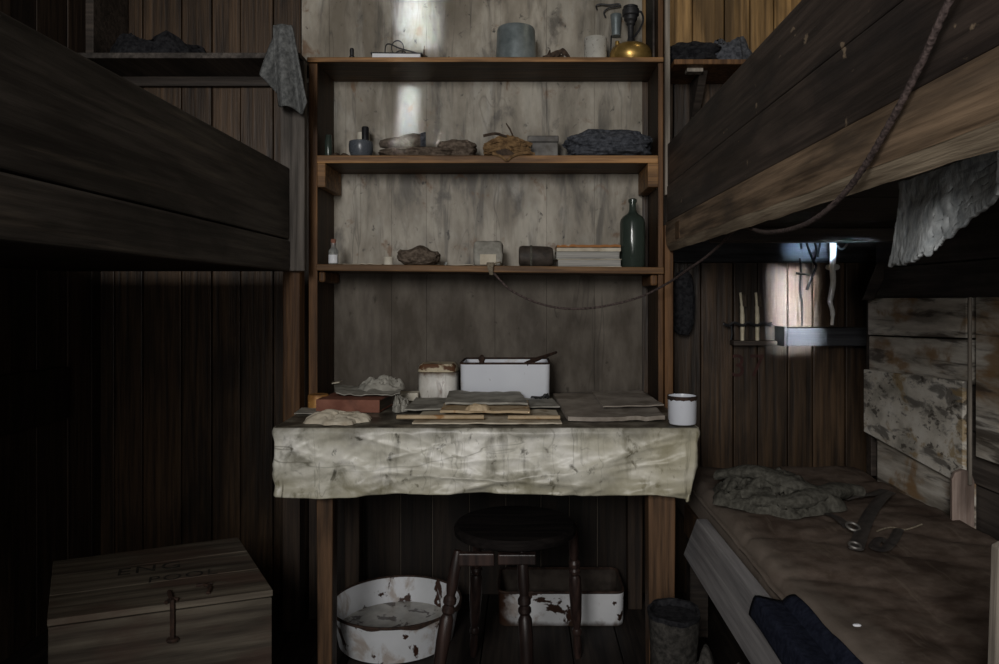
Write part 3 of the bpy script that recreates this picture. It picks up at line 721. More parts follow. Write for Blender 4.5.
# =================================================== things on second shelf
z2 = S2t
def jar(prof, m, name, label, cat, loc, **kw):
    mb = MB(); mb.lathe(prof, 28, **kw); return tag(mb.build(name, m, loc=loc, smooth=True), label, cat)
jar([(.012,0),(.0135,.003),(.0135,.052),(.011,.06),(.011,.070),(.009,.070),(.009,.006),(.001,.005)], M['glass_green'], 'glass_vial', 'narrow greenish glass vial at the far left of the middle shelf', 'vial', (PX(328.5,2.70), 2.70, z2))
mb = MB(); mb.tube([(-.03,0,.006),(-.012,-.01,.012),(.0,.012,.008),(.015,-.006,.012),(.03,.006,.006)], .006, 6)
tag(mb.build('cord_scrap', M['stick'], loc=(PX(340,2.68), 2.68, z2), smooth=True), 'scrap of dark cord beside the greenish vial on middle shelf', 'cord')
bt = thing('small_bottle', 'small cream bottle with black stopper behind the dark glass bowl', 'bottle', (PX(363,2.79), 2.80, z2))
mb = MB(); mb.lathe([(.030,0),(.033,.004),(.033,.048),(.026,.054),(.024,.056),(.024,.094),(.001,.095)], 28); mb.build('body', M['label'], bt, smooth=True)
mb = MB(); mb.lathe([(.013,.058),(.0135,.104),(.011,.108),(.001,.108)], 24); mb.build('stopper', M['cap_black'], bt, loc=(.013,-.030,0), smooth=True)
jar([(.022,0),(.036,.006),(.043,.020),(.0445,.036),(.042,.045),(.039,.046),(.040,.036),(.036,.014),(.001,.008)], M['glass_bluegrey'], 'glass_bowl', 'round dark bluish glass bowl near the left of the middle shelf', 'bowl', (PX(360.5,2.69), 2.70, z2))
# clothes bundles
def roll(name, m, ln, r, sd, loc, rz, label, cat, ry=0, sy=1.0):
    mb = MB()
    prof = [(.001, -ln/2+.006), (r*.35, -ln/2+.004), (r*.5,-ln/2), (r*.8, -ln/2-.003), (r, -ln/2+.012)] + [(r*(1+.10*N(t*6+sd, sd, 0)), -ln/2+.012+(ln-.024)*t) for t in [i/16 for i in range(17)]] + [(r*.85, ln/2+.003), (r*.5, ln/2), (r*.3, ln/2-.006), (.001, ln/2-.004)]
    mb.lathe(prof, 40, M=Matrix.Rotation(R(90), 4, 'Y'), wob=.10, seed=sd)
    for v in mb.bm.verts:
        v.co.z = v.co.z*sy + r*sy*.92
        if v.co.z < 0: v.co.z = 0
    return tag(mb.build(name, m, loc=loc, rot=(0, ry, rz), smooth=True, angle=60), label, cat)
mb = MB(); mb.blob(.27, .14, .034, 2.7, .10, 4, 3.5, lay=1.5)
tag(mb.build('folded_garment', M['cloth_brown'], loc=(PX(418,2.72), 2.73, z2), smooth=True), 'flat brown folded garment under the rolled sock on the middle shelf', 'clothing')
sk = thing('rolled_sock', 'rolled brown-grey sock with dark open end lying on the flat brown garment', 'sock', (PX(402,2.70), 2.70, z2+.029), R(8))
mb = MB(); ln = .165
for_prof = [(.001,-ln/2)] + [((.016+.018*min(1, t*1.3))*(1+.10*N(t*7, 3, 1)), -ln/2+.004+(ln-.006)*t) for t in [k/20 for k in range(21)]] + [(.031, ln/2+.003),(.026, ln/2),(.024, ln/2-.02),(.001, ln/2-.03)]
mb.lathe(for_prof, 40, M=Matrix.Rotation(R(90), 4, 'Y'), wob=.10, seed=1.4)
def skew(bm):
    for v in bm.verts:
        v.co.z = v.co.z*.85*(1+.10*math.sin(v.co.x*90+v.co.y*60)) + .024 + (v.co.x+ln/2)*.10
skew(mb.bm); mb.build('body', M['cloth_sock'], sk, smooth=True, angle=60)
mb = MB(); mb.lathe([(.0315, ln/2+.0035),(.0345, ln/2-.002),(.0345, ln/2-.014),(.0335, ln/2-.016)], 40, M=Matrix.Rotation(R(90), 4, 'Y'), wob=.10, seed=1.4)
mb.lathe([(.0262, ln/2+.001),(.0235, ln/2-.012),(.001, ln/2-.016)], 40, M=Matrix.Rotation(R(90), 4, 'Y'), wob=.10, seed=1.4)
skew(mb.bm); mb.build('cuff', M['cloth_bluegrey'], sk, smooth=True, angle=60)
mb = MB(); mb.lathe([(.001,-.012),(.010,-.010),(.014,0),(.010,.010),(.001,.012)], 20)
tag(mb.build('dark_ball', M['iron'], loc=(PX(436,2.80), 2.82, z2+.055+.0), smooth=True), 'small dark round knob fixed on the wall behind the folded garments', 'knob')
mb = MB(); mb.blob(.135, .12, .052, 6.1, .10, 4, 3.2, lay=1.6)
tag(mb.build('woollen_hat', M['cloth_brown'], loc=(PX(457,2.74), 2.745, z2+.0), smooth=True), 'folded grey-brown woollen hat right of the rolled sock', 'hat')
# straw bundle
sb = MB(); random.seed(11)
for i in range(110):
    a = random.uniform(-1, 1); zz = random.uniform(.006, .052)*(1-.5*a*a); y = random.uniform(-.04, .03)
    sb.tube([(-.085+random.uniform(0,.02), y+random.uniform(-.02,.02), zz*.6+.004), (random.uniform(-.03,.03), y, zz+random.uniform(0,.014)), (.085+random.uniform(-.07,.01), y+random.uniform(-.02,.02), max(.005, zz*.5+random.uniform(-.01,.02)))], random.choice((.0022,.003,.004)), 5, smooth=3)
sbt = thing('straw_bundle', 'tangled bundle of brown straw and twigs hanging over the middle shelf edge', 'bundle', (PX(507,2.68), 2.68, z2))
sb.build('straw', M['straw'], sbt, smooth=True)
mb = MB(); mb.heap(.15, .09, .042, 4.4, fold=.6, freq=4); mb.build('bark_core', M['stick'], sbt, smooth=True)
mb = MB(); mb.tube([(.0,-.01,.03),(.022,-.012,.055),(-.003,-.012,.088)], [.0035,.003,.002], 5, smooth=2); mb.tube([(-.085,-.02,.054),(-.04,-.02,.060),(.0,-.02,.052)], [.004,.004,.003], 5); mb.build('twig', M['stick'], sbt, smooth=True)
mb = MB(); mb.tube([(-.05,-.058,.004),(-.02,-.061,-.004),(.0,-.063,-.014),(.022,-.062,-.003),(.06,-.058,.005),(.10,-.05,.004)], .0035, 5); mb.build('trailing_stalk', M['straw'], sbt, smooth=True)
# grey tin box
gb = thing('tin_box', 'dark grey rectangular tin behind the straw bundle on middle shelf', 'tin', (PX(543,2.76), 2.78, z2))
mb = MB(); mb.box(-.056,.056,-.035,.035,0,.045); mb.build('body', M['dull_tin'], gb, bevel=.004)
mb = MB(); mb.box(-.058,.058,-.037,.037,.0452,.060); mb.build('lid', M['dull_tin'], gb, bevel=.004)
mb = MB(); mb.blob(.305, .19, .076, 9.3, .09, 4.5, 3.0, lay=2.2, n=30)
tag(mb.build('folded_jumper', M['cloth_bluegrey'], loc=(PX(608,2.73), 2.742, z2), smooth=True), 'folded dark blue-grey jumper at the right end of the middle shelf', 'clothing')

# =================================================== things on third shelf
def L3(px, Y): x = PX(px, Y); return (x, Y, s3(x))
cb = thing('corked_bottle', 'small clear bottle with red cork and label at left of lowest shelf', 'bottle', L3(333.5, 2.68))
mb = MB(); mb.lathe([(.015,0),(.0175,.003),(.0175,.052),(.011,.060),(.009,.064),(.0085,.072),(.0105,.074),(.0105,.078),(.0075,.078)], 24); mb.build('body', M['glass_clear'], cb, smooth=True)
mb = MB(); mb.lathe([(.0075,.060),(.0085,.079),(.0095,.090),(.008,.093),(.001,.093)], 18); mb.build('cork', M['cork'], cb, smooth=True)
mb = MB(); mb.grid(lambda u, v: Vector((.0179*math.sin(-1.1+2.2*u), -.0179*math.cos(-1.1+2.2*u), .006+.030*v)), 12, 2); mb.build('label', M['white_paper'], cb, smooth=True)
mb = MB(); mb.slab(lambda u, v: Vector(((u-.5)*.14, (v-.5)*.035+.01*N(u*3,0,0), .001+.004*abs(N(u*5, v, 2)))), 20, 3, .0018)
tag(mb.build('paper_strip', M['old_paper'], loc=L3(363, 2.67), smooth=True), 'thin pale strip of paper on the lowest shelf beside the corked bottle', 'paper')
jar([(.014,0),(.0165,.002),(.0165,.024),(.0175,.026),(.0175,.030),(.015,.031),(.001,.031)], M['label'], 'small_pot', 'small round cream pot left of the woolly bundle on lowest shelf', 'pot', L3(388.5, 2.68))
wb = MB(); wb.blob(.155, .12, .068, 12.1, .08, 4, 2.4, n=28)
for v in wb.bm.verts: v.co.z *= 1 + .11*math.sin(v.co.x*70+1)
tag(wb.build('woollen_bundle', M['cloth_brown'], loc=L3(419, 2.72), smooth=True), 'shaggy grey-brown woollen bundle on the lowest shelf', 'bundle')
jar([(.006,0),(.007,.004),(.004,.010),(.005,.014),(.001,.016)], M['glass_clear'], 'glass_stopper', 'tiny clear glass stopper right of the woolly bundle', 'stopper', L3(446, 2.69))
mb = MB(); mb.slab(lambda u, v: Vector(((u-.5)*.075, (v-.5)*.04, .001+.003*u*u)), 8, 2, .0015)
tag(mb.build('paper_scrap', M['old_paper'], loc=L3(463, 2.66), smooth=True), 'small cream paper scrap lying left of the wrapped tin', 'paper')
wt = thing('wrapped_tin', 'whitish paper-wrapped tin in the middle of the lowest shelf', 'tin', L3(488.5, 2.70))
mb = MB(); mb.blob(.105, .09, .078, 3.9, .035, 5, 7, n=18); mb.build('wrapping', M['grey_paper'], wt, smooth=True)
mb = MB(); mb.box(-.028,.030,-.0505,-.046,.004,.036); o = mb.build('paper_label', M['old_paper'], wt, bevel=.001)
# leather rolled pouch
lp = thing('leather_roll', 'dark rolled leather pouch with a strap on the lowest shelf', 'pouch', L3(536, 2.71))
mb = MB()
mb.lathe([(.001,-.062),(.024,-.063),(.033,-.060),(.0355,-.05),(.036,0),(.034,.045),(.029,.060),(.020,.063),(.001,.060)], 36, M=Matrix.Rotation(R(90),4,'Y'), wob=.06, seed=3)
for v in mb.bm.verts: v.co.z = max(0, v.co.z+.034)
mb.build('pouch', M['leather_brown'], lp, smooth=True)
mb = MB(); mb.lathe([(.0365,-.004),(.0372,-.003),(.0372,.003),(.0365,.004)], 36, M=Matrix.Rotation(R(90),4,'Y'), c=(-.018,0,.0345))
for v in mb.bm.verts: v.co.z = max(.0002, v.co.z)
mb.build('strap', M['cloth_olive'], lp, smooth=True)
# three stacked papers/books
S3_ = 2.66/740; bw_ = 64*S3_
xb3, yb3, zb3 = L3(587, 2.72)
hgt = [0, .028, .055, .078]
for i, (lab, dx, rz, cm) in enumerate((('bottom grey paperbound book of the stack of three on the lowest shelf', .002, .6, 'grey_paper'), ('middle grey book of the stack of three on the lowest shelf', -.002, -.8, 'grey_paper'), ('top book of the stack of three with torn orange and cream cover', .0, .4, 'book_cover'))):
    b = thing('book', lab, 'book', (xb3+dx, yb3, zb3+hgt[i]+.0005*i), R(rz), 'books stacked on the lowest shelf')
    t = hgt[i+1]-hgt[i]
    if i < 2:
        mb = MB(); mb.box(-bw_/2+.003, bw_/2-.003, -.07, .07, .002, t-.002); mb.build('pages', M['book_edge'], b)
        mb = MB(); mb.slab(lambda u, v: Vector(((u-.5)*bw_, (v-.5)*.148, t-.002)), 6, 2, .0018); mb.box(-bw_/2, bw_/2, -.074, .074, 0, .0018); mb.build('cover', M['old_paper' if i == 0 else 'grey_paper'], b)
    else:
        mb = MB(); mb.box(-bw_/2, bw_/2, -.072, .072, .0, t*.55); mb.build('pages', M['old_paper'], b, bevel=.001)
        mb = MB(); mb.slab(lambda u, v: Vector(((u-.5)*bw_*.99, (v-.5)*.15, t*.55+.001+.004*abs(N(u*6, v*3, 4)))), 24, 6, .0085); mb.build('torn_cover', M['book_cover'], b, smooth=True)
# green bottle
gbx = L3(632.5, 2.72); g = 2.69/740
bo = thing('glass_bottle', 'tall green glass bottle at the right end of the lowest shelf', 'bottle', gbx)
mb = MB(); mb.lathe([(.001,.006),(.030,.001),(11.5*g,.0),(12.6*g,.006),(12.8*g,.09),(12.7*g,.158),(11.9*g,.170),(9.6*g,.181),(6*g,.189),(4.2*g,.196),(3.4*g,.206),(3.3*g,.228),(4.3*g,.230),(4.3*g,.240),(3.0*g,.243),(2.3*g,.240)], 40); mb.build('body', M['glass_green'], bo, smooth=True)
mb = MB(); mb.lathe([(11.9*g,.004),(11.9*g,.060),(.001,.060)], 32); 
mb.bm.free()
# knotted string on the shelf edge
mb = MB()
kx, ky, kz = PX(491,2.60), 2.605, s3(PX(491,2.6))
for k in range(5):
    mb.tube([(kx-.014+.005*k, ky+.02, kz+.004),(kx-.012+.005*k, ky-.006, kz+.008),(kx-.008+.003*k, ky-.010, kz-.012),(kx-.002+.002*k, ky+.0, kz-.032)], .0032, 6)
mb.tube([(kx+.01,ky,kz+.006),(kx+.03,ky+.01,kz+.012),(kx+.034,ky+.03,kz+.006)], .003, 6)
tag(mb.build('string_knot', M['string'], smooth=True), 'tan string knotted round the front edge of the lowest shelf', 'string')
# cable
cb_pts = [P(1010,-90,.75), P(978,-40,.79), P(950,0,.83), P(918,70,.90), P(885,132,.985), P(862,170,1.055), P(840,198,1.13), P(815,219,1.22), P(795,228,1.32), P(775,232,1.43), P(762,232,1.55), P(752,229,1.72), P(743,227,1.92), P(733,232,2.02), P(722,243,2.10), P(706,257,2.2), P(690,268,2.3), P(668,283,2.46), P(640,297,2.56), P(610,305,2.595), P(585,308.5,2.60), P(560,308,2.60), P(535,302,2.60), P(512,291,2.60), P(500,280,2.60), P(494,273,2.595)]
mb = MB(); mb.tube(cb_pts, [.0052]*6+[.0048]*7+[.0044]*5+[.0042]*8, 9, smooth=10, rip=.16)
tag(mb.build('hanging_cable', M['rope'], smooth=True, angle=180), 'grey-red braided cable looping from the right bunk to the lowest shelf', 'cable')

# ====================================================== things on the table
# enamel box
def tub(name, label, w, d, h, loc, rz, mt_, taper=.012, rimr=.004, rr=.03, inside=None):
    t = thing(name, label, 'tub', loc, rz)
    mb = MB()
    def ring(w_, d_, z, n=8, r=rr):
        pts = []
        for cx, cy, a0 in ((w_/2-r, d_/2-r, 0), (-w_/2+r, d_/2-r, 90), (-w_/2+r, -d_/2+r, 180), (w_/2-r, -d_/2+r, 270)):
            for k in range(n+1):
                a = R(a0 + 90*k/n); pts.append((cx+r*math.cos(a), cy+r*math.sin(a), z))
        return pts
    prof = [(w-2*taper, d-2*taper, 0), (w-2*taper+.004, d-2*taper+.004, .004), (w, d, h), (w-.006, d-.006, h), (w-2*taper-.004, d-2*taper-.004, .008)]
    rs_ = [[mb.bm.verts.new(q) for q in ring(*c)] for c in prof]
    for a, b in zip(rs_, rs_[1:]):
        for i in range(len(a)):
            j = (i+1) % len(a); mb.bm.faces.new((a[i], a[j], b[j], b[i]))
    mb.bm.faces.new(rs_[0][::-1]); mb.bm.faces.new(rs_[-1])
    mb.build('body', M[mt_], t, smooth=True)
    if inside:
        mb = MB(); i1 = [mb.bm.verts.new(q) for q in ring(w-.008, d-.008, h-.001)]; i2 = [mb.bm.verts.new(q) for q in ring(w-2*taper-.008, d-2*taper-.008, .010)]
        for i in range(len(i1)):
            j = (i+1) % len(i1); mb.bm.faces.new((i1[i], i1[j], i2[j], i2[i]))
        mb.bm.faces.new(i2); o = mb.build('lining', M[inside], t, smooth=True); o['label'] = 'dark rusted inside of the tub'
    mb = MB(); mb.tube(ring(w-.003, d-.003, h), rimr, 6, closed=True, smooth=1); mb.build('rim', M['rust'], t, smooth=True)
    return t
xb_ = PX(505, 2.57); wbx = 90*2.57/740
tub('enamel_box', 'white rectangular enamel box with dark rim standing open on the table', wbx, .22, .133, (xb_, 2.68, TZ+.001), 0, 'enamel', .004, .004, .018)
mb = MB(); e0 = Vector((PX(526,2.58), 2.572, PZ(366,2.58)+.008)); e1 = Vector((PX(556,2.74), 2.72, PZ(352,2.74)))
mb.tube([e0, e0.lerp(e1,.4)+Vector((0,0,.002)), e1], [.009,.008,.006,.005], 8); 
tag(mb.build('spoon_handle', M['rust'], smooth=True), 'dark rusty spoon handle lying across the white enamel box', 'spoon')
mb = MB(); mb.tube([(0,0,-.012),(0,-.003,.006),(.0,.004,.014)], [.009,.012,.007], 8)
tag(mb.build('metal_clip', M['rust'], loc=(PX(482,2.58), 2.572, PZ(360,2.58)), smooth=True), 'small dark clip on the front rim of the white enamel box', 'clip')
# canister
cn = thing('canister', 'small rusty white enamel canister with cream lid on the table', 'canister', (PX(437.5,2.66), 2.70, TZ+.001))
q = 2.63/740
sq = lambda a, z: 1/(abs(math.cos(a))**5+abs(math.sin(a))**5)**.2*.88 + .12
mb = MB(); mb.lathe([(19*q,0),(20*q,.003),(20*q,.088),(18.8*q,.093),(.001,.093)], 48, rfun=sq, sy=.85); mb.build('body', M['enamel_can'], cn, smooth=True)
mb = MB(); mb.lathe([(18.5*q,.0935),(20*q,.096),(19*q,.116),(16.5*q,.124),(.001,.122)], 48, rfun=sq, sy=.85, wob=.05, seed=4); mb.build('lid', M['rust_lid'], cn, smooth=True)
# enamel mug
mg = thing('enamel_mug', 'white enamel mug with chipped dark rim at the right end of the table', 'mug', (PX(682.5,2.13), 2.134, TZ+.001))
q = 2.13/740
mb = MB(); mb.lathe([(13.2*q,0),(14*q,.003),(14.3*q,.074),(14.6*q,.079),(13.7*q,.080),(13.4*q,.074),(13*q,.006),(.001,.005)], 40); mb.build('body', M['enamel'], mg, smooth=True)
mb = MB(); 
def rimf(u, v):
    a = 2*math.pi*u; r = 14.75*q; z = .081 - v*(.010 + .006*abs(FB(math.cos(a)*3, math.sin(a)*3, 2)))
    return Vector((r*math.cos(a), r*math.sin(a), z))
mb.grid(rimf, 60, 2); mb.build('chipped_rim', M['rust'], mg, smooth=True)
mb = MB(); mb.tube([(0,14.2*q,.066),(.0,14.2*q+.026,.062),(.0,14.2*q+.030,.036),(.0,14.2*q+.004,.020)], .005, 8); mb.build('handle', M['enamel'], mg, rot=(0,0,R(-25)), smooth=True)
# paper sheets
def sheet(name, label, m, corners, Ys, z0, th=.003, curl=.004, sd=0, cat='paper', crease=0):
    """corners: four (px,py-free) ground points as (x,y) world"""
    c = [Vector((x, y, 0)) for x, y in corners]
    ctr = sum(c, Vector())/4
    mb = MB()
    def f(u, v):
        q = (c[0]*(1-u)+c[1]*u)*(1-v) + (c[3]*(1-u)+c[2]*u)*v
        z = curl*abs(FB(q.x*11+sd, q.y*11, sd)) + crease*max(0, abs(u-.5)-.3)*2
        return Vector((q.x-ctr.x, q.y-ctr.y, z))
    mb.slab(f, 30, 14, th)
    return tag(mb.build(name, M[m], loc=(ctr.x, ctr.y, z0), smooth=True, angle=35), label, cat)
def G(px, py, z=None):
    Y = (H-(z if z else TZ))*F/(py-CY); return (PX(px, Y), Y)
def gy(px, Y): return (PX(px, Y), Y)
# magazine pile
sheet('newspaper', 'lowest flat newspaper at the front edge of the table pile', 'old_paper', [gy(412,2.115), gy(562,2.115), gy(556,2.36), gy(424,2.36)], 0, TZ+.001, .004, .003, 1)
sheet('folder', 'wide grey paper folder at the back of the table pile', 'grey_paper', [gy(404,2.30), gy(560,2.37), gy(552,2.56), gy(416,2.56)], 0, TZ+.011, .004, .005, 2)
sheet('magazine', 'tan-edged booklet in the middle of the table pile', 'tan_paper', [gy(440,2.18), gy(530,2.18), gy(528,2.40), gy(446,2.40)], 0, TZ+.022, .007, .004, 3)
sheet('magazine', 'grey magazine with white torn edge on top of the table pile', 'grey_paper', [gy(445,2.27), gy(528,2.26), gy(520,2.52), gy(449,2.53)], 0, TZ+.035, .006, .006, 4)
def proll(name, label, m, p0, p1, r, z):
    mb = MB(); a, b = Vector((*p0, z+r)), Vector((*p1, z+r)); d = b-a
    mb.tube([a+d*(i/10)+Vector((0,0,.0015*N(i,0,0))) for i in range(11)], r, 14, flat=.62, smooth=1)
    return tag(mb.build(name, M[m], smooth=True, angle=60), label, 'paper')
proll('rolled_paper', 'tan rolled paper lying at the front left of the table pile', 'tan_paper', gy(397,2.15), gy(484,2.15), .0105, TZ+.006)
proll('rolled_paper', 'brown rolled paper at the front right of the table pile', 'tan_paper', gy(508,2.15), gy(560,2.15), .0095, TZ+.006)
mb = MB(); mb.heap(.075, .06, .022, 15, fold=.6, freq=3)
tag(mb.build('torn_wrapper', M['tan_paper'], loc=(*gy(478,2.20), TZ+.030), smooth=True), 'crumpled tan wrapper lying on the rolled paper in the pile', 'paper')
mb = MB()
random.seed(5)
for i in range(7): mb.tube([(random.uniform(-.03,.03), random.uniform(-.015,.015), .004) , (random.uniform(-.03,.03), random.uniform(-.015,.015), random.uniform(.006,.018)), (random.uniform(-.03,.03), random.uniform(-.015,.015), .004)], .0028, 5)
tag(mb.build('wire_tangle', M['iron'], loc=(*gy(540,2.50), TZ+.020), smooth=True), 'little black wire tangle in front of the white enamel box', 'wire')
sheet('brown_sheet', 'large flat brown-grey folded sheet at the right of the table', 'brown_paper', [gy(568,2.16), gy(665,2.17), gy(642,2.70), gy(553,2.70)], 0, TZ+.001, .012, .006, 5)
sheet('brown_sheet', 'smaller brown sheet lying on the large folded sheet at right', 'brown_paper', [gy(603,2.30), gy(664,2.33), gy(640,2.68), gy(592,2.66)], 0, TZ+.021, .004, .005, 6)
# left end of the table
mb = MB(); mb.heap(.19, .12, .032, 21, fold=.6, freq=1.8, ang=.2, pw=2.2, edge=.38)
tag(mb.build('crumpled_paper', M['old_paper'], loc=(*gy(338,2.17), TZ), smooth=True), 'crumpled cream paper at the front left of the table', 'paper')
sheet('paper_scrap', 'thin pale paper scrap at the left edge of the table', 'grey_paper', [gy(294,2.30), gy(330,2.30), gy(330,2.42), gy(302,2.42)], 0, TZ+.001, .002, .005, 7)
jar([(.030,0),(.034,.004),(.034,.040),(.031,.045),(.001,.045)], M['orange_tin'], 'round_tin', 'rusty orange round tin at the left end of the table', 'tin', (*gy(318.5,2.43), TZ+.001))
bx = thing('book', 'faded red box-shaped book lying under crumpled newspaper at left', 'book', (*gy(356,2.42), TZ+.001), R(-4))
w = 64*2.36/740
mb = MB(); mb.box(-w/2+.005, w/2-.004, -.08, .08, .004, .036); mb.build('pages', M['dark_page'], bx)
mb = MB(); mb.box(-w/2, w/2, -.085, .085, 0, .004); mb.box(-w/2, w/2, -.085, .085, .036, .040); mb.box(-w/2, w/2, -.088, -.0845, 0, .040); mb.build('cover', M['red_book'], bx, bevel=.001)
sheet('newspaper', 'open newspaper spread over the red book at left', 'grey_paper', [gy(336,2.40), gy(400,2.38), gy(402,2.62), gy(334,2.62)], 0, TZ+.044, .003, .016, 9, crease=.01)
mb = MB(); mb.heap(.145, .13, .050, 33, fold=.9, freq=3.2, ang=.6, edge=.25)
tag(mb.build('crumpled_newspaper', M['grey_paper'], loc=(*gy(382,2.52), TZ+.052), smooth=True), 'crumpled newspaper heaped on top of the red book', 'paper')
mb = MB(); mb.slab(lambda u, v: Vector(((u-.5)*.026, (v-.5)*.04, .004*u)), 4, 2, .003)
tag(mb.build('paper_scrap', M['old_paper'], loc=(PX(337,2.60), 2.60, TZ+.062), smooth=True), 'tiny cream scrap at the back of the open newspaper', 'paper')
mb = MB(); mb.box(-.055,.012,-.03,.03,0,.028)
tag(mb.build('white_card_box', M['label'], loc=(*gy(415,2.62), TZ+.001), rot=(0,0,R(5)), bevel=.002), 'small pale card box between the newspaper and the canister', 'box')
mb = MB(); mb.heap(.055, .13, .055, 41, fold=.9, freq=3.5, edge=.25)
tag(mb.build('crumpled_paper', M['grey_paper'], loc=(*gy(401,2.40), TZ), smooth=True), 'upright crumpled grey paper at the right side of the red book', 'paper')

# ====================================================== under the table
bs = thing('wash_basin', 'chipped round white enamel basin of dirty water on the floor', 'basin', (PX(396.5,2.50), 2.50, .0), 0)
tl = Matrix.Rotation(R(2), 4, 'X')
mb = MB(); mb.lathe([(.175,.0),(.19,.004),(.212,.118),(.219,.122),(.219,.126),(.211,.124),(.19,.012),(.001,.010)], 64); mb.build('body', M['enamel_rusty'], bs, smooth=True)
mb = MB()
def rimf(u, v):
    a = 2*math.pi*u; r = .2185 + .002*v; z = .127 - v*(.004 + .022*max(0, N(math.cos(a)*2.2+1, math.sin(a)*2.2, 2)))
    return Vector((r*math.cos(a)-(.004*v)*math.cos(a)*0, r*math.sin(a), z))
mb.grid(rimf, 90, 3)
mb.tube([(.2165*math.cos(2*math.pi*i/64), .2165*math.sin(2*math.pi*i/64), .1255) for i in range(64)], .0045, 6, closed=True, smooth=1)
mb.build('rim', M['rust'], bs, smooth=True)
mb = MB(); mb.lathe([(.19,.030),(.1935,.042)], 64); mb.build('water', M['basin_dirt'], bs, smooth=True)
bs.rotation_euler = (0, 0, R(40))
tub('enamel_tub', 'chipped white rectangular enamel tub on the floor under the table', 127*2.58/740, .235, .118, (PX(561.5,2.58), 2.70, .0), 0, 'enamel_tub', .004, .005, .03, 'rust_in')
# stool
stl = thing('stool', 'dark four-legged turned wooden stool under the table', 'stool', (PX(515,2.15), 2.18, 0))
SX, SY = PX(515,2.15), 2.18
sz = .455
mb = MB(); mb.lathe([(.001,-.0),(.165,.0),(.178,.006),(.18,.02),(.172,.032),(.14,.034),(.001,.028)], 56, c=(0,0,sz), sy=1.0); mb.build('seat', M['iron_wood'], stl, smooth=True)
def rail(a, b, t=.022):
    mb = MB(); d = Vector(b)-Vector(a); mb.tube([a, b], t/1.2, 4, smooth=1); return mb
def turned(top, bot):
    top, bot = Vector(top), Vector(bot); d = bot-top; L_ = d.length
    rot = Vector((0,0,1)).rotation_difference(d.normalized()).to_matrix().to_4x4()
    pr = [(.012,0),(.018,.03),(.019,.10),(.014,.125),(.021,.135),(.021,.147),(.015,.153),(.021,.160),(.021,.170),(.015,.178),(.022,.19),(.023,.25),(.019,.33),(.013,.37),(.018,.378),(.018,.388),(.013,.394),(.016,.43),(.012,1)]
    pr = [(r, min(z, 1)*L_ if z == 1 else z*L_/.48) for r, z in pr]
    pr = [(r*.86, min(z, L_)) for r, z in pr]
    mb = MB(); mb.lathe(pr, 18, c=top, M=rot); return mb
for top, bot in (((PX(458,2.03),2.03),(PX(430,2.0),1.99)), ((PX(522,2.03),2.03),(PX(530,1.98),1.98)), ((PX(573,2.26),2.27),(PX(578,2.36),2.36)), ((PX(478,2.26),2.27),(PX(474,2.40),2.37))):
    turned((top[0]-SX, top[1]-SY, sz), (bot[0]-SX, bot[1]-SY, 0)).build('leg', M['stool'], stl, smooth=True, angle=30)
mb = MB(); mb.box(PX(458,2.0)-SX, PX(494,2.0)-SX, 2.008-SY, 2.03-SY, sz-.036, sz-.002); mb.build('seat_rail', M['stool'], stl, bevel=.003)
mb = MB(); mb.box(PX(498,2.0)-SX, PX(536,2.0)-SX, 2.0-SY, 2.03-SY, sz-.030, sz-.002); mb.build('seat_rail', M['stool'], stl, bevel=.003)

# crate
cr_z = .40
def cz(px, py): Y = (H-cr_z)*F/(py-CY); return Vector((PX(px, Y), Y, 0))
c0, c1, c2, c3 = cz(47,620), cz(273,590), cz(238,537), cz(53,561)
ctr = (c0+c1+c2+c3)/4
ux = (c1-c0).normalized(); ang = math.atan2(ux.y, ux.x)
ck = thing('wooden_crate', 'weathered wooden crate with faded stencilled letters on the floor at left', 'crate', ctr, ang)
inv = RZ(-ang)
q = [inv @ (c-ctr) for c in (c0, c1, c2, c3)]
def qd(u, v, z):
    b = (q[0]*(1-u)+q[1]*u)*(1-v) + (q[3]*(1-u)+q[2]*u)*v
    return Vector((b.x, b.y, z))
def qbox(m, u0, u1, v0, v1, z0, z1, t=0):
    m.hexa([qd(u0,v0,z0), qd(u1,v0,z0), qd(u1,v1,z0), qd(u0,v1,z0), qd(u0,v0,z1), qd(u1,v0,z1), qd(u1,v1,z1), qd(u0,v1,z1)], t)
for (a, b, t) in ((0,.36,-.05), (.363,.70,.05), (.703,1,-.02)):
    mb = MB(); qbox(mb, 0, 1, a, b, cr_z-.016, cr_z, t); mb.build('lid_board', M['crate'], ck, bevel=.002)
for i in range(2):
    mb = MB(); qbox(mb, .005, .995, .0, .035, .002+i*.191, .19+i*.191, -.35+.05*i); mb.build('front_board', M['crate'], ck, bevel=.002)  # front tinted darker than the lid, paints in its shaded side
mb = MB(); qbox(mb, .003, .035, .036, .965, 0, cr_z-.017); mb.build('end_board', M['crate'], ck, bevel=.002)
mb = MB(); qbox(mb, .965, .997, .036, .965, 0, cr_z-.017); mb.build('end_board', M['crate'], ck, bevel=.002)
mb = MB(); qbox(mb, .003, .997, .966, .997, 0, cr_z-.017); mb.build('back_board', M['crate'], ck)
def text(body, size, m, parent, loc, rot, name, shear=0):
    cu = bpy.data.curves.new(name, 'FONT'); cu.body = body; cu.size = size; cu.align_x = 'CENTER'; cu.align_y = 'CENTER'; cu.extrude = .0004; cu.space_character = 1.15
    o = bpy.data.objects.new(name, cu); COL.objects.link(o)
    dg = bpy.context.evaluated_depsgraph_get(); me = bpy.data.meshes.new_from_object(o.evaluated_get(dg))
    bpy.data.objects.remove(o); o = bpy.data.objects.new(name, me); COL.objects.link(o)
    me.materials.clear(); me.materials.append(m)
    o.parent = parent; o.location = loc; o.rotation_euler = rot
    return o
lids = [c for c in ck.children if c.name.startswith('lid_board')]
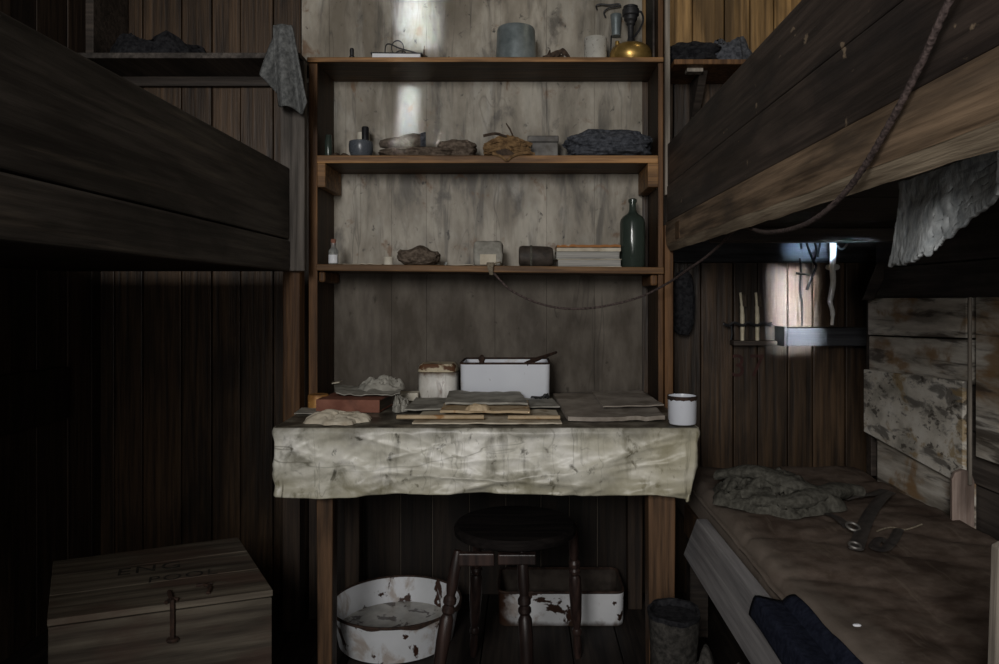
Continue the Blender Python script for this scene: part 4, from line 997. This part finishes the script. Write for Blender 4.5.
text('ENG', .075, M['crate_ink'], lids[1], qd(.47,.60,cr_z+.0008), (0,0,R(4)), 'stencil_lettering')
text('POOL', .060, M['crate_ink'], lids[1], qd(.62,.40,cr_z+.0008), (0,0,R(2)), 'stencil_lettering')
mb = MB(); 
a = qd(.52,.14,cr_z+.001); b = qd(.515,0,cr_z+.001)
mb.tube([qd(.53,.16,cr_z+.003), qd(.53,.02,cr_z+.004), qd(.53,-.012,cr_z-.004), qd(.53,-.012,cr_z-.085)], .006, 6, smooth=2)
mb.tube([qd(.50,.0,cr_z+.003), qd(.53,.03,cr_z+.005), qd(.56,.02,cr_z+.004)], .005, 6)
mb.lathe([(.013,0),(.015,.004),(.012,.008),(.001,.009)], 14, c=qd(.53,-.012,cr_z-.09))
mb.build('strap_hasp', M['rust'], ck, smooth=True)
mb = MB(); mb.tube([qd(.70,.06,cr_z+.002), qd(.72,.14,cr_z+.003), qd(.70,.20,cr_z+.002)], .006, 6); mb.tube([qd(.66,.2,cr_z+.002), qd(.74,.2,cr_z+.002)], .005, 6); mb.build('rusty_fitting', M['rust'], ck, smooth=True)

# bags at lower right
bg = thing('felt_boot', 'grey felt boot with dark open top on floor right of the table leg', 'boot', (PX(674,1.93), 1.93, 0))
mb = MB(); hB = zb - (612-CY)*1.93/740
hb = H - (611-CY)*1.93/F
mb.lathe([(.058,0),(.068,.01),(.070,.08),(.062,hb*.6),(.063,hb*.9),(.066,hb),(.060,hb-.002),(.056,hb-.05),(.001,hb-.26)], 40, wob=.13, seed=2, sy=1.1)
mb.build('shaft', M['cloth_sack'], bg, smooth=True)
mb = MB(); mb.lathe([(.0635,hb-.012),(.0675,hb-.006),(.068,hb+.004),(.060,hb+.003),(.0565,hb-.03),(.05,hb-.18),(.001,hb-.22)], 40, wob=.13, seed=2, sy=1.1); mb.build('opening_shade', M['cloth_dark'], bg, smooth=True)  # dark inner skin, paints the shade inside the boot opening
mb = MB(); mb.blob(.12, .22, .09, 4.2, .05, 3, 2.6); mb.build('foot', M['cloth_sack'], bg, loc=(-.06,-.06,0), rot=(0,0,R(-50)), smooth=True)
mb = MB(); mb.heap(.15, .17, H-(636-CY)*1.65/F, 17, fold=.25, freq=2.2, pw=6, edge=.06)
tag(mb.build('canvas_sack', M['cloth_sack'], loc=(.408, 1.60, 0), smooth=True), 'bulging dark canvas sack on the floor beside the lower bunk', 'sack')
# navy cloth over the side plank
mb = MB()
def f(u, v):
    y = 1.56 - .9*v
    e = .005*N(y*6, u*2, 0)
    xa = ML + .014 + .006*N(y*5, 2, 0)
    if u < .3: k = u/.3; x = xa + (ML-.006-xa)*k; z = (mz(xa, y)+.006)*(1-k) + (MZ-.030)*k + .005*math.sin(k*math.pi)
    elif u < .7: k = (u-.3)/.4; x = ML-.006 + (.480-ML+.006)*k; z = MZ-.030 + .004*k + e*.4
    else: k = (u-.7)/.3; x, z = .480 - .006*math.sin(k*1.5), MZ - .026 - (.045 + .015*N(y*5, 1, 1))*k
    return Vector((x, y - .05*(1-u)*(1-v), z))
mb.grid(f, 26, 50)
o = mb.build('navy_cloth', M['cloth_navy'], smooth=True, angle=180); o.modifiers.new('S', 'SOLIDIFY').thickness = .005
tag(o, 'dark navy cloth draped over the edge of the lower bunk', 'cloth')

# ======================================================= on the mattress
def onM(px, py):
    Y = .58*F/(py-CY); return PX(px, Y), Y
x, y = onM(778, 498)
gm = thing('crumpled_shirt', 'crumpled olive-grey shirt on the far end of the lower mattress', 'clothing', (x, y+.02, MZ+.012))
mb = MB(); mb.heap(.34, .36, .080, 27, nr=26, ns=90, fold=.95, freq=2.2, ang=.9, pw=2.8, edge=.30); mb.build('body', M['cloth_olive'], gm, smooth=True)
def sleeve(pts, r, parent, m, fl=.5):
    mb = MB(); mb.tube(pts, r, 14, flat=fl, smooth=5)
    for v in mb.bm.verts: v.co += Vector((0,0,.006*FB(v.co.x*14, v.co.y*14, 3)))
    return mb.build('sleeve', m, parent, smooth=True)
sleeve([(-.14,.10,.045),(-.06,.02,.075),(.02,-.06,.06),(.10,-.10,.035)], [.03,.04,.038,.034], gm, M['cloth_olive'])
sleeve([(-.10,-.10,.02),(0,-.14,.03),(.10,-.08,.035),(.19,.0,.025),(.25,.02,.015)], [.03,.036,.04,.032], gm, M['cloth_olive'], .6)
def strap(name, label, pts, w=.016, rings=(), group=None):
    ctr = Vector(pts[0])
    t = thing(name, label, 'strap', ctr)
    mb = MB(); mb.tube([Vector(q)-ctr for q in pts], w, 8, flat=.22, smooth=5); mb.build('strap', M['leather'], t, smooth=True)
    for (q, r, up) in rings:
        mb = MB()
        rot = Euler((R(up), 0, R(20))).to_matrix()
        mb.tube([rot @ Vector((r*math.cos(2*math.pi*i/20), r*math.sin(2*math.pi*i/20), 0)) + Vector(q) - ctr for i in range(20)], .0032, 6, closed=True, smooth=1)
        mb.build('buckle_ring', M['metal_ring'], t, smooth=True)
def mp_(px, py, dz=.012):
    x, y = onM(px, py); return (x, y, mz(x, y)+dz)
strap('leather_strap', 'black leather strap with two metal rings on the mattress', [mp_(890,490), mp_(882,500,.022), mp_(870,514,.016), mp_(862,530,.014), mp_(856,546,.014)], .017, [(mp_(853,528,.02), .016, 20), (mp_(855,545,.02), .013, 15)])
strap('leather_strap', 'short dark strap beside the ringed strap on the mattress', [mp_(828,512), mp_(838,518,.016), mp_(848,524,.012)], .012)
strap('leather_strap', 'looped dark strap at the right of the straps on the mattress', [mp_(899,527), mp_(893,538,.016), mp_(884,545,.013), mp_(874,541,.012), mp_(880,536,.014), mp_(890,540,.012)], .012)
strap('leather_strap', 'dark strap running from the shirt to the ringed strap', [mp_(845,497), mp_(858,496,.02), mp_(872,493,.016), mp_(884,488,.012)], .016)
mb = MB(); mb.tube([mp_(877,526,.006), mp_(890,523,.006), mp_(905,524,.006), mp_(922,522,.006)], .0022, 6)
tag(mb.build('string', M['string'], smooth=True), 'thin pale string lying right of the straps on the mattress', 'string')
mb = MB(); mb.blob(.014, .007, .004, 2, .1, 4); 
tag(mb.build('paper_fleck', M['white_paper'], loc=mp_(857,617,.0), smooth=True), 'tiny white fleck on the front part of the mattress', 'paper')
mb = MB(); mb.hexa([(.632,1.0,MZ+.010),(.69,1.0,MZ+.010),(.69,1.02,MZ+.010),(.632,1.02,MZ+.010),(.640,1.0,zb-.34),(.69,1.0,zb-.315),(.69,1.02,zb-.315),(.640,1.02,zb-.34)])
tag(mb.build('plank_end', M['pale_wood'], bevel=.003), 'pale upright plank end at the right edge of the picture', 'plank')

# ==================================================== under the right bunk
# fleece hanging from the bunk
top = [(902,182),(930,172),(960,162),(1003,146)]
bot = [(891,266),(915,262),(945,242),(1003,196)]
def ev(a, t):
    t = t*(len(a)-1); i = min(int(t), len(a)-2); k = t-i
    return a[i][0]*(1-k)+a[i+1][0]*k, a[i][1]*(1-k)+a[i+1][1]*k
def f(u, v):
    a, b = ev(top, u), ev(bot, u)
    jag = 5*N(u*26, 0, 3)*v
    px, py = a[0]*(1-v)+b[0]*v, a[1]*(1-v)+b[1]*v + jag
    if u < .001: px += 5*math.sin(v*math.pi)
    X = .60 + .012*math.sin(u*8+v*2)*v + .003*FB(u*5, v*5, 1)
    Y = X*F/(px-CX)
    return P(px, py, Y)
mb = MB(); mb.grid(f, 70, 40)
o = mb.build('hanging_fleece', M['hide'], smooth=True, angle=180); o.modifiers.new('S', 'SOLIDIFY').thickness = .006
tag(o, 'pale grey fleece rag hanging under the right upper bunk', 'rag')
# brush rack with two toothbrushes
YW = 2.862
rk = thing('brush_rack', 'dark wire toothbrush rack on the back wall under the right bunk', 'rack', (PX(748,2.84), YW, PZ(342,2.84))); p = parts_of(rk)
p('ledge', M['dark_wood'], lambda m: m.box(PX(731,2.84), PX(774,2.84), 2.80, YW, PZ(345,2.83), PZ(340.5,2.83)), bevel=.002)
p('wire', M['iron'], lambda m: (m.tube([P(724+i*4.8, 324+1.6*math.sin(i*2.1), 2.815) for i in range(11)], .006, 6, smooth=3), m.tube([P(731,324,2.82), P(732,333,2.82), P(731,340,2.82)], .004, 6), m.tube([P(724,324,2.815), P(724,323,2.865)], .004, 6), m.tube([P(771,324,2.815), P(771,323,2.865)], .004, 6)), smooth=True)
for i, (px, dx) in enumerate(((742, -2), (757, -1.5))):
    b = thing('toothbrush', ('left' if i == 0 else 'right')+' of two bone toothbrushes standing in the wall rack', 'toothbrush', (PX(px+.5,2.83), 2.832, PZ(340.5,2.83)), 0, 'toothbrushes in the wall rack')
    q = 2.83/740
    mb = MB(); mb.tube([(0,0,0),(0,0,10*q),(0,0,20*q),(-.3*q,0,31*q),(dx*.6*q,0,40*q),(dx*q,0,48*q)], [2.1*q,2.3*q,2.5*q,2.2*q,1.5*q,1.5*q], 10, flat=.9, smooth=4); mb.build('handle', M['ivory'], b, smooth=True)
    mb = MB(); mb.box(dx*.5*q+.8*q, dx*.5*q+5.2*q, -.007, .007, 33.5*q, 47*q); mb.build('bristles', M['bristle'], b, bevel=.003)
# brushed marks on the wall
text('37', .125, M['ink_red'], bpy.data.objects['wall_back_right'], (PX(748,2.86), YB-.0035, PZ(367,2.86)), (R(90),0,0), 'painted_number')
# narrow wall shelf board
mb = MB(); mb.box(PX(787,2.76), 1.33, 2.76, 2.862, PZ(346,2.76), PZ(328,2.76)); 
ws = thing('narrow_shelf', 'narrow blackish board fixed on the back wall below the hanging tape', 'shelf', (1.1, 2.8, PZ(346,2.76))); p = parts_of(ws)
p('board', M['blue_board'], lambda m: m.box(PX(787,2.76), 1.335, 2.76, 2.862, PZ(346,2.76), PZ(328,2.76)), bevel=.002)
p('end_cap', M['cap_black'], lambda m: m.box(PX(784.5,2.755), PX(786.8,2.755), 2.755, 2.862, PZ(346.5,2.76), PZ(327,2.76)))
# tape and cords
mb = MB()
pts = [P(833,236,2.74), P(833,252,2.74), P(832.5,268,2.745), P(833,283,2.74), P(831,296,2.74), P(830,302,2.74), P(832.5,312,2.74), P(832,325,2.74)]
mb.tube(pts, [.015,.014,.013,.0125,.012,.011,.010,.007], 8, flat=.8, smooth=5)
tag(mb.build('hanging_tape', M['white_tape'], smooth=True), 'white cotton tape hanging under the right upper bunk', 'tape')
mb = MB(); mb.tube([P(834,219,2.76), P(833,228,2.75), P(833,238,2.745)], .004, 6); mb.tube([P(839,222,2.75), P(845,237,2.74), P(847,244,2.74), P(842,249,2.735), P(837,246,2.73)], .0042, 7)
tag(mb.build('wire_hook', M['metal_ring'], smooth=True), 'pale wire hook holding the white tape under the bunk', 'hook')
mb = MB(); mb.tube([P(800,258,2.79), P(801,272,2.79), P(800,290,2.79), P(802,305,2.79), P(802,326,2.79)], .0035, 6)
mb.tube([P(796,273,2.79), P(803,274,2.785), P(809,275,2.79)], .005, 6)
tag(mb.build('dangling_string', M['cord_backlit'], smooth=True), 'thin black cord hanging straight down to the narrow wall board', 'cord')
mb = MB(); mb.tube([P(806,240,2.785), P(810,252,2.785), P(814,262,2.785), P(816,266,2.785), P(813,275,2.785), P(809,284,2.785), P(807,290,2.785)], .005, 6)
mb.tube([P(814,240,2.78), P(817,252,2.78), P(813,262,2.78)], .004, 6); mb.tube([P(821,235,2.785), P(820,247,2.785), P(818,257,2.785)], .0045, 6); mb.tube([P(801,243,2.785), P(802,249,2.785)], .005, 6)
tag(mb.build('cord_tangle', M['cord_backlit'], smooth=True), 'tangled black cords looped over the ledge left of the white tape', 'cord')
mb = MB(); mb.lathe([(.020,0),(.022,.003),(.022,.032),(.012,.040),(.009,.05),(.001,.05)], 20)
mb.bm.free()
mb = MB(); mb.blob(.05, .03, .022, 3, .15, 4)
tag(mb.build('wall_bracket', M['white_tape'], loc=(PX(834,2.84), 2.852, PZ(270,2.84)), smooth=True), 'small pale fitting on the wall behind the white tape', 'fitting')
# dark strap/hat at far left of that wall
mb = MB(); mb.blob(.085, .05, .24, 3.3, .12, 3, 2.6)
tag(mb.build('hanging_bag', M['cloth_dark'], loc=(PX(683,2.80), 2.80, PZ(335,2.8)), smooth=True), 'dark cloth bag hanging beside the right bunk post', 'bag')

# true heights of the things on the shelves
def taller(name, k, pos=None):
    for r in [o for o in SC.objects if o.parent is None and (o.name == name)]:
        done = set()
        for o in [r] + list(r.children_recursive):
            if o is not r: o.location.z *= k
            if o.type == 'MESH' and o.data.name not in done:
                done.add(o.data.name)
                for v in o.data.vertices: v.co.z *= k
for nm, k in (('tin_box',1.6),('folded_jumper',1.42),('woollen_hat',1.45),('straw_bundle',1.4),('glass_bowl',1.4),('small_bottle',1.24),('glass_vial',1.25),
              ('tin_pot',1.32),('pressure_stove',1.08),('small_tin',1.5),('twig_bundle',2.6),('dry_twig',1.9),('small_stopper',2.3),('wrapped_tin',1.17),('leather_roll',1.12),
              ('glass_bottle',1.05),('folded_clothing',1.22),('folded_clothing.001',1.5),('crumpled_clothing',1.25),('wire_spectacles',1.35),('folded_garment',1.3)): taller(nm, k)
# parts that sit on another part become its sub-parts
def under(root, part, kids):
    for r in [o for o in SC.objects if o.parent is None and o.name.split('.')[0] == root]:
        pp = [c for c in r.children if c.name.split('.')[0] == part]
        if not pp: continue
        for c in list(r.children):
            if c.name.split('.')[0] in kids and c is not pp[0]: c.parent = pp[0]
under('pressure_stove', 'fuel_tank', ('filler_cap',)); under('pressure_stove', 'burner', ('burner_pipe',))
under('wire_spectacles', 'frame', ('lens_rim', 'temple')); under('corked_bottle', 'body', ('label', 'cork'))
under('enamel_mug', 'body', ('chipped_rim',)); under('wash_basin', 'body', ('rim',)); under('enamel_box', 'body', ('rim',))
under('enamel_tub', 'body', ('rim',)); under('leather_strap', 'strap', ('buckle_ring',)); under('leather_roll', 'pouch', ('strap',))
under('toothbrush', 'handle', ('bristles',)); under('tin_pot', 'body', ('rim',)); under('wrapped_tin', 'wrapping', ('paper_label',))
under('mattress', 'ticking', ('piping',)); under('felt_boot', 'shaft', ('opening_shade',)); under('upper_bunk', 'beam', ('beam_underside',))
under('wall_shelf', 'shelf_board', ('cleat', 'batten')); under('small_bottle', 'body', ('stopper',))
# ------------------------------------------------------------------ lights
def area(name, loc, target, sx, sy, energy, color, spread=180):
    l = bpy.data.lights.new(name, 'AREA'); l.shape = 'RECTANGLE'; l.size = sx; l.size_y = sy; l.energy = energy; l.color = color
    l.spread = R(spread)
    o = bpy.data.objects.new(name, l); COL.objects.link(o); o.location = loc
    d = Vector(target)-Vector(loc); o.rotation_euler = d.to_track_quat('-Z', 'Y').to_euler()
    return o
area('window_light', (-.66, YF+.02, 2.0), (-.2, 2.8, 1.4), .7, .95, 62, (1.0,.98,.955))
area('window_light', (.675, YF+.02, 1.9), (.7, 2.8, 1.5), .6, .7, 5, (1.0,.93,.82))
area('roof_light', (.95, 2.35, 3.0), (.95, 2.87, 2.1), .4, .25, 1.5, (1.0,.86,.62))
area('low_fill_light', (-.02, YF+.02, 1.0), (.45, 2.6, .75), .6, .9, 9.5, (1.0,.97,.94))  # unseen fill lamp, added to brighten low parts; no door here
# narrow-beam lamps added at the front wall to make the pale streaks
def shaft(tgt, loc, w, h, e, spread=2, col=(.84,.92,1.0)): area('window_shaft', loc, tgt, w, h, e, col, spread)
tA = P(420, -3, 2.863); shaft(tA, (-.45, YF+.03, tA.z+.05), .13, .36, .44, 1.5)
tB = P(408.5, 124, 2.863); shaft(tB, (-.42, YF+.03, tB.z+.22), .036, .26, .17, 1.2)
tD = P(433, 132, 2.863); shaft(tD, (-.40, YF+.03, tD.z+.22), .012, .14, .030, 1.0)
tC = P(793, 306, 2.86); shaft(tC, (.36, YF+.03, 1.19), .13, .31, 1.25, 1.4)
tE = P(809, 250, 2.80); shaft(tE, (.40, YF+.03, .97), .15, .025, .22, 1.2, (.55,.75,1.0))
w = bpy.data.worlds.new('World'); SC.world = w; w.use_nodes = True
w.node_tree.nodes['Background'].inputs[0].default_value = (.5,.6,.7,1); w.node_tree.nodes['Background'].inputs[1].default_value = 0.0
# ------------------------------------------------------------------ camera
cd = bpy.data.cameras.new('Camera'); cam = bpy.data.objects.new('Camera', cd); COL.objects.link(cam)
cam.location = (0,0,H); cam.rotation_euler = (R(90),0,0)
cd.sensor_width = 36; cd.lens = F*36/999
cd.shift_x = -(CX-499.5)/999; cd.shift_y = -(332-CY)/999
cd.clip_start = .02
SC.camera = cam
SC.view_settings.view_transform = 'Standard'; SC.view_settings.look = 'None'; SC.view_settings.exposure = 0
SC.cycles.use_denoising = True
